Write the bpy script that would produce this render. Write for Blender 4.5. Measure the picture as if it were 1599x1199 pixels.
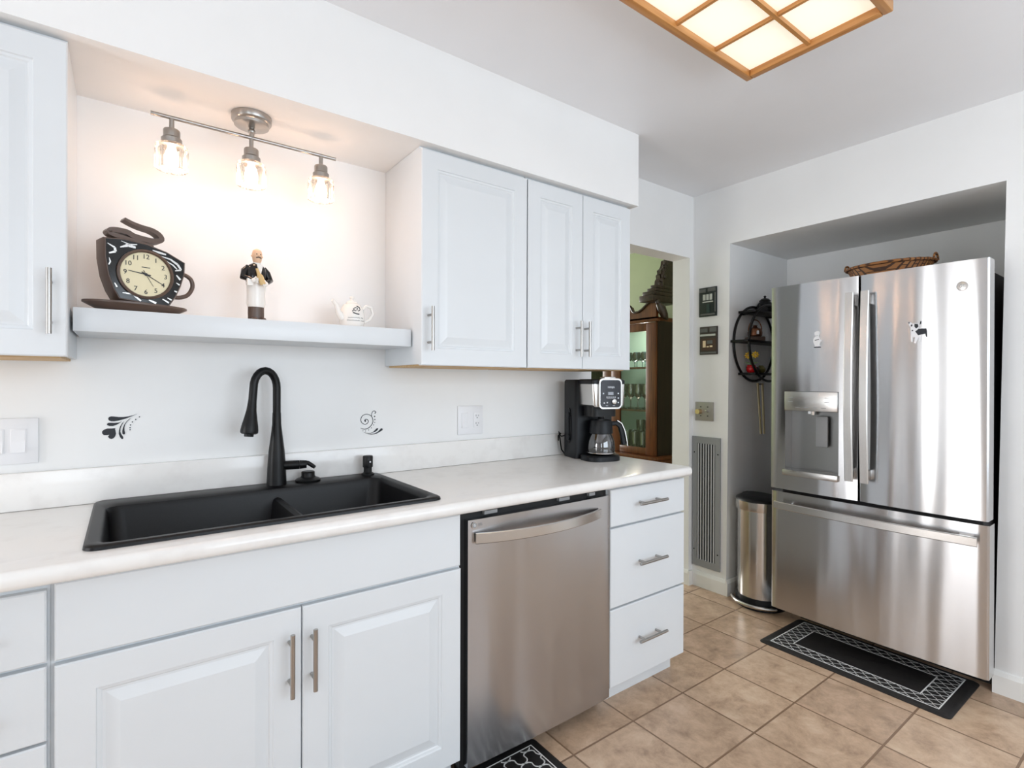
import bpy, bmesh, math, random
from mathutils import Vector, Matrix
random.seed(7)
S = bpy.context.scene
for o in list(bpy.data.objects): bpy.data.objects.remove(o)
COL = S.collection
PI = math.pi

# ------------------------------------------------------------------ camera
def look(yaw, pitch, roll):
    f = Vector((math.sin(yaw)*math.cos(pitch), math.cos(yaw)*math.cos(pitch), math.sin(pitch)))
    r = Vector((math.cos(yaw), -math.sin(yaw), 0)); u = r.cross(f)
    r2 = r*math.cos(roll)+u*math.sin(roll); u2 = u*math.cos(roll)-r*math.sin(roll)
    return Matrix((r2, u2, -f)).transposed()
cam = bpy.data.cameras.new('camera'); cam.sensor_width = 36; cam.lens = 818.2/1599*36
cam.clip_start = 0.02
camo = bpy.data.objects.new('camera', cam); COL.objects.link(camo)
camo.matrix_world = Matrix.Translation((0, -2.0, 1.276)) @ look(math.radians(36.40), math.radians(-0.167), math.radians(0.173)).to_4x4()
S.camera = camo

# ------------------------------------------------------------------ world, light, exposure
S.view_settings.view_transform = 'Standard'; S.view_settings.look = 'None'
S.view_settings.gamma = 1; S.view_settings.use_curve_mapping = False
S.view_settings.exposure = 0.06
W = bpy.data.worlds.new('sky'); S.world = W; W.use_nodes = True
wb = W.node_tree.nodes['Background']; wb.inputs[0].default_value = (0.80, 0.90, 1.0, 1); wb.inputs[1].default_value = 1.0
def area(name, loc, rot, sx, sy, power, col=(1, 1, 1)):
    l = bpy.data.lights.new(name, 'AREA'); l.shape = 'RECTANGLE'; l.size = sx; l.size_y = sy
    l.energy = power; l.color = col
    o = bpy.data.objects.new(name, l); o.location = loc; o.rotation_euler = rot; COL.objects.link(o); return o
def point(name, loc, power, col, r=0.02):
    l = bpy.data.lights.new(name, 'POINT'); l.energy = power; l.color = col; l.shadow_soft_size = r
    o = bpy.data.objects.new(name, l); o.location = loc; COL.objects.link(o); return o
RX0, RY0, CEIL = -2.7, -3.6, 2.455
# daylight through the rear windows and the added left glass door
area('daylight_rear', (1.4, RY0-0.06, 1.5), (math.radians(90), 0, 0), 2.2, 1.3, 42, (0.80, 0.90, 1.0))
area('daylight_rear_left', (-1.3, RY0-0.06, 1.5), (math.radians(90), 0, 0), 0.8, 1.3, 13, (0.84, 0.92, 1.0))
area('added_daylight_left', (RX0-0.06, -0.73, 1.05), (math.radians(90), 0, math.radians(-90)), 0.98, 1.95, 38, (0.97, 0.98, 1.0))
area('dining_fill', (2.2, 4.1, 1.5), (math.radians(-90), 0, 0), 1.2, 1.3, 85, (1.0, 0.98, 0.94))  # light added to brighten the dining room, source unseen

# ------------------------------------------------------------------ materials
def s2l(c): return tuple(((v/12.92) if v <= 0.04045 else ((v+0.055)/1.055)**2.4) for v in c)
def rgb(r, g, b): return s2l((r/255, g/255, b/255))+(1,)
MATS = {}
def mat(name, col, rough=0.5, metal=0.0, emit=None, es=0, spec=None, alpha=None, trans=None, coat=None):
    m = bpy.data.materials.new(name); m.use_nodes = True; b = m.node_tree.nodes['Principled BSDF']
    b.inputs['Base Color'].default_value = col if len(col) == 4 else tuple(col)+(1,)
    b.inputs['Roughness'].default_value = rough; b.inputs['Metallic'].default_value = metal
    if emit: b.inputs['Emission Color'].default_value = emit; b.inputs['Emission Strength'].default_value = es
    if spec is not None: b.inputs['Specular IOR Level'].default_value = spec
    if trans is not None: b.inputs['Transmission Weight'].default_value = trans
    if coat is not None: b.inputs['Coat Weight'].default_value = coat
    MATS[name] = m; return m
def nodes(m): return m.node_tree.nodes, m.node_tree.links, m.node_tree.nodes['Principled BSDF']
def noise_col(m, c1, c2, scale, detail=4, lo=0.35, hi=0.65, stretch=(1, 1, 1), bump=0, rough=0.55, dist=0.0):
    n, l, b = nodes(m)
    tc = n.new('ShaderNodeTexCoord'); mp = n.new('ShaderNodeMapping'); mp.inputs['Scale'].default_value = stretch
    nz = n.new('ShaderNodeTexNoise'); nz.inputs['Scale'].default_value = scale; nz.inputs['Detail'].default_value = detail
    nz.inputs['Roughness'].default_value = rough; nz.inputs['Distortion'].default_value = dist
    cr = n.new('ShaderNodeValToRGB'); cr.color_ramp.elements[0].position = lo; cr.color_ramp.elements[1].position = hi
    cr.color_ramp.elements[0].color = c1; cr.color_ramp.elements[1].color = c2
    l.new(tc.outputs['Object'], mp.inputs[0]); l.new(mp.outputs[0], nz.inputs['Vector']); l.new(nz.outputs['Fac'], cr.inputs[0])
    l.new(cr.outputs[0], b.inputs['Base Color'])
    if bump:
        bp = n.new('ShaderNodeBump'); bp.inputs['Strength'].default_value = bump; bp.inputs['Distance'].default_value = 0.002
        l.new(nz.outputs['Fac'], bp.inputs['Height']); l.new(bp.outputs[0], b.inputs['Normal'])
    return m
wall_m = noise_col(mat('wall_paint', (0.8,)*3, 0.6), rgb(242, 242, 241), rgb(245, 245, 244), 3)
ceil_m = noise_col(mat('ceiling_paint', (0.8,)*3, 0.42), rgb(240, 240, 242), rgb(243, 243, 245), 2)
green_m = noise_col(mat('sage_paint', (0.3,)*3, 0.6), rgb(172, 186, 148), rgb(178, 192, 154), 3)
cab_m = noise_col(mat('cabinet_white', (0.8,)*3, 0.32), rgb(224, 228, 231), rgb(227, 231, 234), 2)
cabin_m = mat('cabinet_gap', rgb(205, 205, 205), 0.5)
raw_m = noise_col(mat('raw_wood', (0.4,)*3, 0.6), rgb(196, 160, 112), rgb(214, 180, 132), 12, stretch=(1, 8, 8))
trim_m = mat('trim_white', rgb(240, 239, 235), 0.35)
count_m = noise_col(mat('quartz_white', (0.8,)*3, 0.16), rgb(234, 231, 228), rgb(241, 239, 236), 14, detail=8, lo=0.3, hi=0.5)
sink_m = noise_col(mat('black_composite', (0.02,)*3, 0.4, spec=0.3), rgb(10, 10, 12), rgb(15, 15, 17), 220)
black_m = mat('matte_black', rgb(12, 12, 13), 0.4, spec=0.3)
blackp_m = mat('black_plastic', rgb(14, 17, 21), 0.42, spec=0.3)
gloss_black = mat('gloss_black', rgb(14, 14, 16), 0.12)
dark_m = mat('dark_void', rgb(16, 16, 17), 0.6)
chrome_m = mat('chrome', (0.8, 0.8, 0.8), 0.12, 1)
nickel_m = mat('brushed_nickel', rgb(172, 169, 165), 0.28, 1)
brass_m = mat('brass', rgb(226, 200, 158), 0.3, 1)
white_m = mat('white_glaze', rgb(244, 241, 236), 0.2)
whitepl_m = mat('white_plastic', rgb(240, 240, 242), 0.35)
ink_m = mat('black_vinyl', rgb(26, 30, 38), 0.5)
gray_m = mat('grey_metal', rgb(150, 152, 154), 0.45, 0.0)
fridgebody_m = mat('charcoal_case', rgb(44, 42, 42), 0.45)
cream_m = mat('cream_wood', rgb(222, 208, 170), 0.6)
red_m = mat('red_glaze', rgb(190, 24, 28), 0.25)
yellow_m = mat('yellow_glaze', rgb(236, 196, 60), 0.4)
leaf_m = mat('leaf_green', rgb(98, 128, 74), 0.5)
olive_m = mat('olive_glaze', rgb(118, 112, 58), 0.35)
skin_m = mat('painted_skin', rgb(232, 196, 164), 0.5)
tan_m = mat('tan_paint', rgb(216, 186, 130), 0.5)
brown_m = mat('brown_resin', rgb(92, 74, 64), 0.35)
copper_m = mat('dark_copper', rgb(110, 72, 50), 0.35, 0.8)
dial_m = mat('cream_dial', rgb(236, 226, 190), 0.5)
rub_m = noise_col(mat('black_rubber', (0.01,)*3, 0.55), rgb(20, 18, 18), rgb(30, 27, 26), 60)
matwhite_m = mat('mat_white_print', rgb(228, 228, 226), 0.6)
teal_m = mat('teal_backing', rgb(152, 192, 186), 0.5)

def steel(name, col, rough, aniso, scale, wave, wob=0.02, amp=0.012):
    m = mat(name, col, rough, 1); n, l, b = nodes(m)
    b.inputs['Anisotropic'].default_value = aniso; b.inputs['Anisotropic Rotation'].default_value = 0.25
    tg = n.new('ShaderNodeTangent'); tg.direction_type = 'RADIAL'; tg.axis = 'Z'
    l.new(tg.outputs[0], b.inputs['Tangent'])
    tc = n.new('ShaderNodeTexCoord'); mp = n.new('ShaderNodeMapping'); mp.inputs['Scale'].default_value = scale
    nz = n.new('ShaderNodeTexNoise'); nz.inputs['Scale'].default_value = 1; nz.inputs['Detail'].default_value = 3
    mr = n.new('ShaderNodeMapRange'); mr.inputs['To Min'].default_value = rough-wob; mr.inputs['To Max'].default_value = rough+wob
    l.new(tc.outputs['Object'], mp.inputs[0]); l.new(mp.outputs[0], nz.inputs['Vector'])
    l.new(nz.outputs['Fac'], mr.inputs['Value']); l.new(mr.outputs[0], b.inputs['Roughness'])
    # faint large waviness of the sheet, as on real appliance doors
    mp2 = n.new('ShaderNodeMapping'); mp2.inputs['Scale'].default_value = wave
    n2 = n.new('ShaderNodeTexNoise'); n2.inputs['Scale'].default_value = 1; n2.inputs['Detail'].default_value = 1
    bp = n.new('ShaderNodeBump'); bp.inputs['Strength'].default_value = 1.0; bp.inputs['Distance'].default_value = amp
    l.new(tc.outputs['Object'], mp2.inputs[0]); l.new(mp2.outputs[0], n2.inputs['Vector'])
    l.new(n2.outputs['Fac'], bp.inputs['Height']); l.new(bp.outputs[0], b.inputs['Normal'])
    return m
fridge_m = steel('stainless_fridge', rgb(196, 196, 197), 0.2, 0.85, (2, 6, 600), (1, 6.5, 0.45))
dish_m = steel('stainless_dishwasher', rgb(186, 186, 188), 0.22, 0.85, (6, 2, 600), (4.5, 1, 0.4), amp=0.03)
can_m = steel('stainless_can', rgb(208, 207, 205), 0.2, 0.5, (3, 3, 500), (1, 1, 0.3))
handle_m = mat('stainless_handle', rgb(205, 203, 200), 0.26, 1)

def wood(name, c1, c2, stretch, scale=9, rough=0.35):
    return noise_col(mat(name, c1, rough), c1, c2, scale, detail=6, lo=0.3, hi=0.7, stretch=stretch)
oak_x = wood('oak_along_x', rgb(176, 118, 62), rgb(204, 148, 88), (0.6, 9, 9))
oak_y = wood('oak_along_y', rgb(176, 118, 62), rgb(204, 148, 88), (9, 0.6, 9))
maho = wood('mahogany', rgb(74, 40, 20), rgb(112, 66, 34), (7, 7, 0.6), rough=0.3)
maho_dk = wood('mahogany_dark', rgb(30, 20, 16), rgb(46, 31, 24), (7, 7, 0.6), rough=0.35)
carve_m = wood('carved_walnut', rgb(34, 26, 20), rgb(66, 52, 40), (5, 5, 5), rough=0.3)
wick_m = mat('wicker', rgb(150, 98, 52), 0.6)
def wicker():
    n, l, b = nodes(wick_m); tc = n.new('ShaderNodeTexCoord')
    w1 = n.new('ShaderNodeTexBrick'); w1.inputs['Scale'].default_value = 1; w1.inputs['Brick Width'].default_value = 0.03
    w1.inputs['Row Height'].default_value = 0.012; w1.inputs['Mortar Size'].default_value = 0.002
    w1.inputs['Color1'].default_value = rgb(172, 116, 64); w1.inputs['Color2'].default_value = rgb(140, 88, 46); w1.inputs['Mortar'].default_value = rgb(70, 42, 22)
    mp = n.new('ShaderNodeMapping'); mp.inputs['Rotation'].default_value = (math.radians(90), 0, math.radians(90))
    l.new(tc.outputs['Object'], mp.inputs[0]); l.new(mp.outputs[0], w1.inputs['Vector'])
    l.new(w1.outputs['Color'], b.inputs['Base Color'])
    bp = n.new('ShaderNodeBump'); bp.inputs['Distance'].default_value = 0.004; l.new(w1.outputs['Fac'], bp.inputs['Height']); bp.invert = True
    l.new(bp.outputs[0], b.inputs['Normal'])
wicker()

def tile_floor():
    m = mat('floor_tile', (0.4, 0.3, 0.2), 0.3); n, l, b = nodes(m)
    tc = n.new('ShaderNodeTexCoord'); mp = n.new('ShaderNodeMapping'); mp.inputs['Location'].default_value = (0.305*10-0.932, 0.305*20+0.685, 0)
    br = n.new('ShaderNodeTexBrick'); br.offset = 0; br.squash = 1
    br.inputs['Scale'].default_value = 1; br.inputs['Brick Width'].default_value = 0.305; br.inputs['Row Height'].default_value = 0.305
    br.inputs['Mortar Size'].default_value = 0.004; br.inputs['Mortar Smooth'].default_value = 0.2; br.inputs['Bias'].default_value = 0
    br.inputs['Color1'].default_value = (0.36, 0.36, 0.36, 1); br.inputs['Color2'].default_value = (0.62, 0.62, 0.62, 1); br.inputs['Mortar'].default_value = (0.5, 0.5, 0.5, 1)
    l.new(tc.outputs['Object'], mp.inputs[0]); l.new(mp.outputs[0], br.inputs['Vector'])
    n1 = n.new('ShaderNodeTexNoise'); n1.inputs['Scale'].default_value = 11; n1.inputs['Detail'].default_value = 8; n1.inputs['Roughness'].default_value = 0.72; n1.inputs['Distortion'].default_value = 0.25
    # shift the marbling per tile
    ad = n.new('ShaderNodeVectorMath'); ad.operation = 'MULTIPLY_ADD'; ad.inputs[1].default_value = (30, 17, 9)
    l.new(br.outputs['Color'], ad.inputs[0]); l.new(tc.outputs['Object'], ad.inputs[2]); l.new(ad.outputs[0], n1.inputs['Vector'])
    cr = n.new('ShaderNodeValToRGB'); e = cr.color_ramp.elements
    e[0].position = 0.28; e[0].color = rgb(150, 124, 102); e[1].position = 0.74; e[1].color = rgb(216, 191, 165)
    x = e.new(0.42); x.color = rgb(181, 152, 126); x = e.new(0.55); x.color = rgb(200, 170, 143)
    l.new(n1.outputs['Fac'], cr.inputs[0])
    mx = n.new('ShaderNodeMix'); mx.data_type = 'RGBA'; mx.blend_type = 'OVERLAY'; mx.inputs[0].default_value = 0.55
    l.new(cr.outputs[0], mx.inputs[6]); l.new(br.outputs['Color'], mx.inputs[7])
    m2 = n.new('ShaderNodeMix'); m2.data_type = 'RGBA'; l.new(br.outputs['Fac'], m2.inputs[0]); l.new(mx.outputs[2], m2.inputs[6]); m2.inputs[7].default_value = rgb(134, 106, 82)
    l.new(m2.outputs[2], b.inputs['Base Color'])
    bp = n.new('ShaderNodeBump'); bp.invert = True; bp.inputs['Distance'].default_value = 0.003; bp.inputs['Strength'].default_value = 0.7
    l.new(br.outputs['Fac'], bp.inputs['Height']); l.new(bp.outputs[0], b.inputs['Normal'])
    return m
floor_m = tile_floor()
carpet_m = noise_col(mat('dining_floor', (0.3,)*3, 0.8), rgb(120, 96, 72), rgb(140, 112, 84), 60)

def glass(name, tint, tr=0.8, rough=0.03):
    m = bpy.data.materials.new(name); m.use_nodes = True; n, l = m.node_tree.nodes, m.node_tree.links
    n.remove(n['Principled BSDF']); out = n['Material Output']
    t = n.new('ShaderNodeBsdfTransparent'); t.inputs[0].default_value = tint
    g = n.new('ShaderNodeBsdfGlossy'); g.inputs['Roughness'].default_value = rough
    fr = n.new('ShaderNodeLayerWeight'); fr.inputs[0].default_value = tr
    mx = n.new('ShaderNodeMixShader'); l.new(fr.outputs['Fresnel'], mx.inputs[0]); l.new(t.outputs[0], mx.inputs[1]); l.new(g.outputs[0], mx.inputs[2])
    l.new(mx.outputs[0], out.inputs[0]); return m
pane_m = glass('window_glass', (0.96, 0.98, 0.97, 1), 0.25)
glassw_m = glass('clear_glass', (0.88, 0.92, 0.90, 1), 0.62)
blueglass_m = glass('blue_glass', (0.45, 0.66, 0.72, 1), 0.55)
carafe_m = glass('smoked_glass', (0.07, 0.08, 0.09, 1), 0.6)
crystal_m = glass('crystal_glass', (0.93, 0.90, 0.87, 1), 0.38, 0.2)
bulb_m = mat('warm_bulb', (1, 0.9, 0.8), 0.4, emit=(1, 0.84, 0.68, 1), es=9)
panel_m = mat('light_diffuser', rgb(250, 246, 232), 0.5, emit=(1.0, 0.93, 0.76, 1), es=0.55)

# ------------------------------------------------------------------ mesh helpers
class MB:
    def __init__(s): s.bm = bmesh.new()
    def _mark(s): return set(s.bm.verts)
    def box(s, x0, x1, y0, y1, z0, z1, bev=0.0, seg=2):
        if x0 > x1: x0, x1 = x1, x0
        if y0 > y1: y0, y1 = y1, y0
        if z0 > z1: z0, z1 = z1, z0
        v = [s.bm.verts.new(p) for p in [(x0,y0,z0),(x1,y0,z0),(x1,y1,z0),(x0,y1,z0),(x0,y0,z1),(x1,y0,z1),(x1,y1,z1),(x0,y1,z1)]]
        fs = [s.bm.faces.new([v[i] for i in q]) for q in [(0,3,2,1),(4,5,6,7),(0,1,5,4),(1,2,6,5),(2,3,7,6),(3,0,4,7)]]
        if bev:
            es = list({e for f in fs for e in f.edges})
            bmesh.ops.bevel(s.bm, geom=es, offset=bev, segments=seg, affect='EDGES', profile=0.5)
        return s
    def prism(s, pts, axis, a, b, caps=True):
        """polygon pts in the plane across axis ('x': (y,z), 'y': (x,z), 'z': (x,y)), from a to b"""
        def P(p, t): return {'x': (t, p[0], p[1]), 'y': (p[0], t, p[1]), 'z': (p[0], p[1], t)}[axis]
        A = [s.bm.verts.new(P(p, a)) for p in pts]; B = [s.bm.verts.new(P(p, b)) for p in pts]
        n = len(pts)
        fs = [s.bm.faces.new((A[i], A[(i+1) % n], B[(i+1) % n], B[i])) for i in range(n)]
        if caps:
            fs.append(s.bm.faces.new(A[::-1])); fs.append(s.bm.faces.new(B))
        bmesh.ops.recalc_face_normals(s.bm, faces=fs)
        return s
    def loops(s, LL, cap0=False, cap1=False, closed=True):
        V = [[s.bm.verts.new(p) for p in L] for L in LL]; fs = []
        n = len(V[0])
        for a, b in zip(V, V[1:]):
            for i in range(n if closed else n-1):
                j = (i+1) % n
                fs.append(s.bm.faces.new((a[i], a[j], b[j], b[i])))
        if cap0: fs.append(s.bm.faces.new(V[0][::-1]))
        if cap1: fs.append(s.bm.faces.new(V[-1]))
        bmesh.ops.recalc_face_normals(s.bm, faces=fs)
        return V
    def lathe(s, prof, c=(0, 0, 0), seg=32, sx=1, sy=1, axis='z', cap0=True, cap1=True):
        LL = []
        for r, h in prof:
            L = []
            for i in range(seg):
                a = 2*PI*i/seg; u, v = r*sx*math.cos(a), r*sy*math.sin(a)
                p = {'z': (u, v, h), 'x': (h, u, v), 'y': (u, h, v)}[axis]
                L.append((p[0]+c[0], p[1]+c[1], p[2]+c[2]))
            LL.append(L)
        s.loops(LL, cap0, cap1); return s
    def cyl(s, p0, p1, r0, r1=None, seg=20):
        p0, p1 = Vector(p0), Vector(p1); return s.tube([p0, p1], [r0, r0 if r1 is None else r1], seg)
    def tube(s, pts, r, seg=12, closed=False):
        pts = [Vector(p) for p in pts]; n = len(pts)
        R = r if isinstance(r, (list, tuple)) else [r]*n
        T = []
        for i in range(n):
            a = pts[(i-1) % n] if (closed or i) else pts[0]; b = pts[(i+1) % n] if (closed or i < n-1) else pts[-1]
            T.append((b-a).normalized())
        up = Vector((0, 0, 1)) if abs(T[0].z) < 0.9 else Vector((1, 0, 0))
        N = T[0].cross(up).normalized(); LL = []
        for i in range(n):
            N = (N - T[i]*N.dot(T[i])).normalized(); B = T[i].cross(N)
            LL.append([tuple(pts[i]+R[i]*(math.cos(2*PI*k/seg)*N+math.sin(2*PI*k/seg)*B)) for k in range(seg)])
        if closed: LL.append(LL[0]); s.loops(LL)
        else: s.loops(LL, True, True)
        return s
    def bar(s, pts, up, w, t):
        """flat bar swept along pts; w measured along up, t across"""
        pts = [Vector(p) for p in pts]; up = Vector(up); LL = []
        for i, p in enumerate(pts):
            T = (pts[min(i+1, len(pts)-1)]-pts[max(i-1, 0)]).normalized(); N = T.cross(up).normalized(); U = N.cross(T)
            c = min(w, t)*0.25; sec = [(-w/2, -t/2+c), (-w/2+c, -t/2), (w/2-c, -t/2), (w/2, -t/2+c), (w/2, t/2-c), (w/2-c, t/2), (-w/2+c, t/2), (-w/2, t/2-c)]
            LL.append([tuple(p+U*a+N*b) for a, b in sec])
        s.loops(LL, True, True); return s
    def ball(s, c, r, sx=1, sy=1, sz=1, seg=20):
        prof = [(r*math.sin(PI*i/12), -r*math.cos(PI*i/12)*sz) for i in range(1, 12)]
        return s.lathe(prof, c, seg, sx, sy)
    def ribbon(s, pts, w, z0, z1):
        """flat printed line in the xy plane"""
        for a, b in zip(pts, pts[1:]):
            a, b = Vector(a), Vector(b); d = b-a
            if d.length < 1e-6: continue
            d.normalize(); n = Vector((-d.y, d.x))*w/2; a = a-d*w*0.3; b = b+d*w*0.3
            s.prism([tuple(a-n), tuple(b-n), tuple(b+n), tuple(a+n)], 'z', z0, z1)
        return s
    def build(s, name, m, parent=None, smooth=True, local=False, ang=38):
        me = bpy.data.meshes.new(name)
        if smooth:
            for f in s.bm.faces: f.smooth = True
        s.bm.normal_update(); s.bm.to_mesh(me); s.bm.free()
        if smooth: me.set_sharp_from_angle(angle=math.radians(ang))
        me.materials.append(m)
        o = bpy.data.objects.new(name, me); COL.objects.link(o)
        if parent:
            o.parent = parent
            if not local:
                off = Vector((0, 0, 0)); p = parent
                while p: off += p.location; p = p.parent
                me.transform(Matrix.Translation(-off))
        return o
def recenter(o):
    """single-mesh thing: origin to the middle of its base"""
    vs = [v.co for v in o.data.vertices]; lo = Vector(min(v[i] for v in vs) for i in range(3)); hi = Vector(max(v[i] for v in vs) for i in range(3))
    c = Vector(((lo.x+hi.x)/2, (lo.y+hi.y)/2, lo.z)); o.data.transform(Matrix.Translation(-c)); o.location = c
def tag(o, label, cat, group=None, kind=None):
    o['label'] = label; o['category'] = cat
    if group: o['group'] = group
    if kind: o['kind'] = kind
    if o.type == 'MESH' and not o.parent and o.location.length == 0: recenter(o)
    return o
def thing(name, label, cat, loc=(0, 0, 0), rz=0, group=None):
    o = bpy.data.objects.new(name, None); COL.objects.link(o); o.empty_display_size = 0.1
    o.location = loc; o.rotation_euler = (0, 0, rz); o['label'] = label; o['category'] = cat
    if group: o['group'] = group
    return o
def struct(name, mb, m, smooth=False):
    o = mb.build(name, m, None, smooth); o['kind'] = 'structure'; return o
def dup(o, parent=None):
    c = o.copy(); COL.objects.link(c); c.parent = parent
    for ch in o.children: dup(ch, c)
    return c
def text(name, body, size, parent, mtx, m, ext=0.0004, local=True, align='CENTER'):
    cu = bpy.data.curves.new(name, 'FONT'); cu.body = body; cu.size = size; cu.extrude = ext; cu.align_x = align; cu.align_y = 'CENTER'; cu.resolution_u = 3
    t = bpy.data.objects.new(name, cu); COL.objects.link(t)
    me = bpy.data.meshes.new_from_object(t.evaluated_get(bpy.context.evaluated_depsgraph_get())); bpy.data.objects.remove(t)
    me.transform(mtx); me.materials.clear(); me.materials.append(m)
    o = bpy.data.objects.new(name, me); COL.objects.link(o); o.parent = parent
    if not local and parent:
        off = Vector((0, 0, 0)); p = parent
        while p: off += p.location; p = p.parent
        me.transform(Matrix.Translation(-off))
    return o
def face_mtx(loc, facing):
    """matrix that lays text (xy) on a vertical face; facing '-y' or '-x'"""
    if facing == '-y': R = Matrix(((1, 0, 0), (0, 0, -1), (0, 1, 0)))
    else: R = Matrix(((0, 0, -1), (-1, 0, 0), (0, 1, 0)))
    return Matrix.Translation(loc) @ R.to_4x4()
def rrect(x0, x1, y0, y1, r, z, seg=6):
    r = r if isinstance(r, (list, tuple)) else [r]*4
    out = []
    for k, (cx, cy, sx, sy) in enumerate([(x0, y0, 1, 1), (x1, y0, -1, 1), (x1, y1, -1, -1), (x0, y1, 1, -1)]):
        rr = max(r[k], 1e-4); c = (cx+sx*rr, cy+sy*rr); a0 = PI + k*PI/2
        for i in range(seg+1):
            a = a0 + PI/2*i/seg; out.append((c[0]+rr*math.cos(a), c[1]+rr*math.sin(a), z))
    return out

# ================================================================== SETTING
XW = 2.905                       # fridge wall
b = MB(); b.box(RX0-0.12, 3.60, RY0-0.12, 0.126, -0.06, 0); struct('floor', b, floor_m)
b = MB(); b.box(0.3, 3.84, 0.126, 4.3, -0.06, 0); struct('floor_dining', b, carpet_m)
b = MB(); b.box(RX0-0.12, 3.84, RY0-0.12, 4.3, CEIL, CEIL+0.08); struct('ceiling', b, ceil_m)
b = MB(); b.box(RX0, 2.0, 0, 0.126, 0, CEIL); b.box(2.0, 2.865, 0, 0.126, 2.065, CEIL)
b.box(2.865, XW, 0, 0.126, 0, CEIL); struct('wall_back', b, wall_m)
b = MB()
b.prism([(-0.233, 0), (0.126, 0), (0.126, CEIL), (-0.25, CEIL), (-0.25, 2.11)], 'x', XW, 3.60)
b.box(XW, 3.60, -1.471, -0.25, 2.11, CEIL)
b.prism([(RY0, 0), (-1.441, 0), (-1.471, 2.11), (-1.471, CEIL), (RY0, CEIL)], 'x', XW, 3.60)
b.box(3.60, 3.72, RY0, 0.126, 0, CEIL)
struct('wall_right', b, wall_m)
# left wall with a glass door added for the fridge's bright band; rear wall with windows (all behind the camera)
b = MB(); b.box(RX0-0.12, RX0, -1.26, -0.20, 2.08, CEIL); b.box(RX0-0.12, RX0, RY0, -1.26, 0, CEIL); b.box(RX0-0.12, RX0, -0.20, 0.126, 0, CEIL)
struct('wall_left', b, wall_m)
b = MB()
b.box(RX0-0.12, 3.72, RY0-0.12, RY0, 0, 0.82); b.box(RX0-0.12, 3.72, RY0-0.12, RY0, 2.18, CEIL)
for x0, x1 in [(RX0-0.12, -1.75), (-0.85, 0.25), (2.55, 3.72)]: b.box(x0, x1, RY0-0.12, RY0, 0.82, 2.18)
struct('wall_rear', b, wall_m)
def window(name, x0, x1, z0, z1, nm):
    b = MB(); f = 0.05
    b.box(x0, x1, RY0-0.05, RY0+0.01, z0, z0+f); b.box(x0, x1, RY0-0.05, RY0+0.01, z1-f, z1)
    xs = [x0+(x1-x0)*i/nm for i in range(nm+1)]
    for i, x in enumerate(xs):
        a = x if i == 0 else (x-f if i == nm else x-f/2); b.box(a, a+f, RY0-0.05, RY0+0.01, z0+f, z1-f)
    w = struct(name, b, trim_m)
window('window_1', 0.25, 2.55, 0.82, 2.18, 3); window('window_2', -1.75, -0.85, 0.82, 2.18, 1)
b = MB(); f = 0.07
for y in (-1.26, -0.27): b.box(RX0-0.06, RX0+0.01, y, y+f, 0, 2.08)
b.box(RX0-0.06, RX0+0.01, -1.26, -0.20, 2.01, 2.08); b.box(RX0-0.06, RX0+0.01, -1.26, -0.20, 0, 0.08)
struct('added_door_1', b, trim_m)
# dining room
b = MB(); b.box(3.72, 3.84, 0.126, 4.3, 0, CEIL); struct('wall_dining_right', b, green_m)
b = MB(); b.box(0.3, 1.6, 4.18, 4.3, 0, CEIL); b.box(2.8, 3.72, 4.18, 4.3, 0, CEIL); b.box(1.6, 2.8, 4.18, 4.3, 2.15, CEIL); b.box(1.6, 2.8, 4.18, 4.3, 0, 0.85); struct('wall_dining_far', b, green_m)
b = MB(); b.box(0.18, 0.3, 0.126, 4.3, 0, CEIL); struct('wall_dining_left', b, green_m)
# soffit above the wall cabinets
b = MB(); b.box(RX0, 1.963, -0.347, 0, 2.116, CEIL); struct('trim_1', b, wall_m)
# baseboards
b = MB()
def bprof(h=0.095, t=0.014): return [(0, 0), (t, 0), (t, h-0.02), (t*0.45, h-0.004), (0, h)]
b.prism([(XW-p[0], p[1]) for p in bprof()], 'y', -0.236, -0.002)
b.prism([(-0.236-p[0], p[1]) for p in bprof()], 'x', XW-0.014, 3.59)
b.prism([(XW-p[0], p[1]) for p in bprof()], 'y', RY0, -1.4375)
struct('baseboard_right', b, trim_m)
b = MB(); b.prism([(2.865-p[0], p[1]) for p in bprof(0.095, 0.012)], 'y', -0.001, 0.126); b.box(2.853, XW-0.014, -0.012, -0.0005, 0, 0.09); struct('baseboard_back', b, trim_m)

# ================================================================== CABINETS
def pull(parent, p0, p1, out, off=0.03, r=0.0058, name='handle'):
    """T-bar pull: bar from p0 to p1 standing off its door by off along out"""
    p0, p1, out = Vector(p0), Vector(p1), Vector(out); b = MB(); b.cyl(p0, p1, r, seg=14)
    d = p1-p0
    for t in (0.19, 0.81): q = p0+d*t; b.cyl(q, q-out*off, r*0.8, seg=12)
    return b.build(name, nickel_m, parent)
def raised_door(parent, x0, x1, z0, z1, yf, t=0.02, rail=0.062, flat=False, name='door', m=None):
    b = MB()
    def L(i, d): return [(x0+i, yf+d, z0+i), (x1-i, yf+d, z0+i), (x1-i, yf+d, z1-i), (x0+i, yf+d, z1-i)]
    prof = [(0, t), (0, 0.003), (0.003, 0)]
    if not flat:
        prof += [(rail, 0), (rail+0.002, 0.004), (rail+0.008, 0.005), (rail+0.011, 0.0075), (rail+0.016, 0.0075), (rail+0.040, 0.0015), (rail+0.042, 0.001)]
    b.loops([L(i, d) for i, d in prof], cap0=True, cap1=True)
    return b.build(name, m or cab_m, parent, smooth=False)
YU = -0.324
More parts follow.
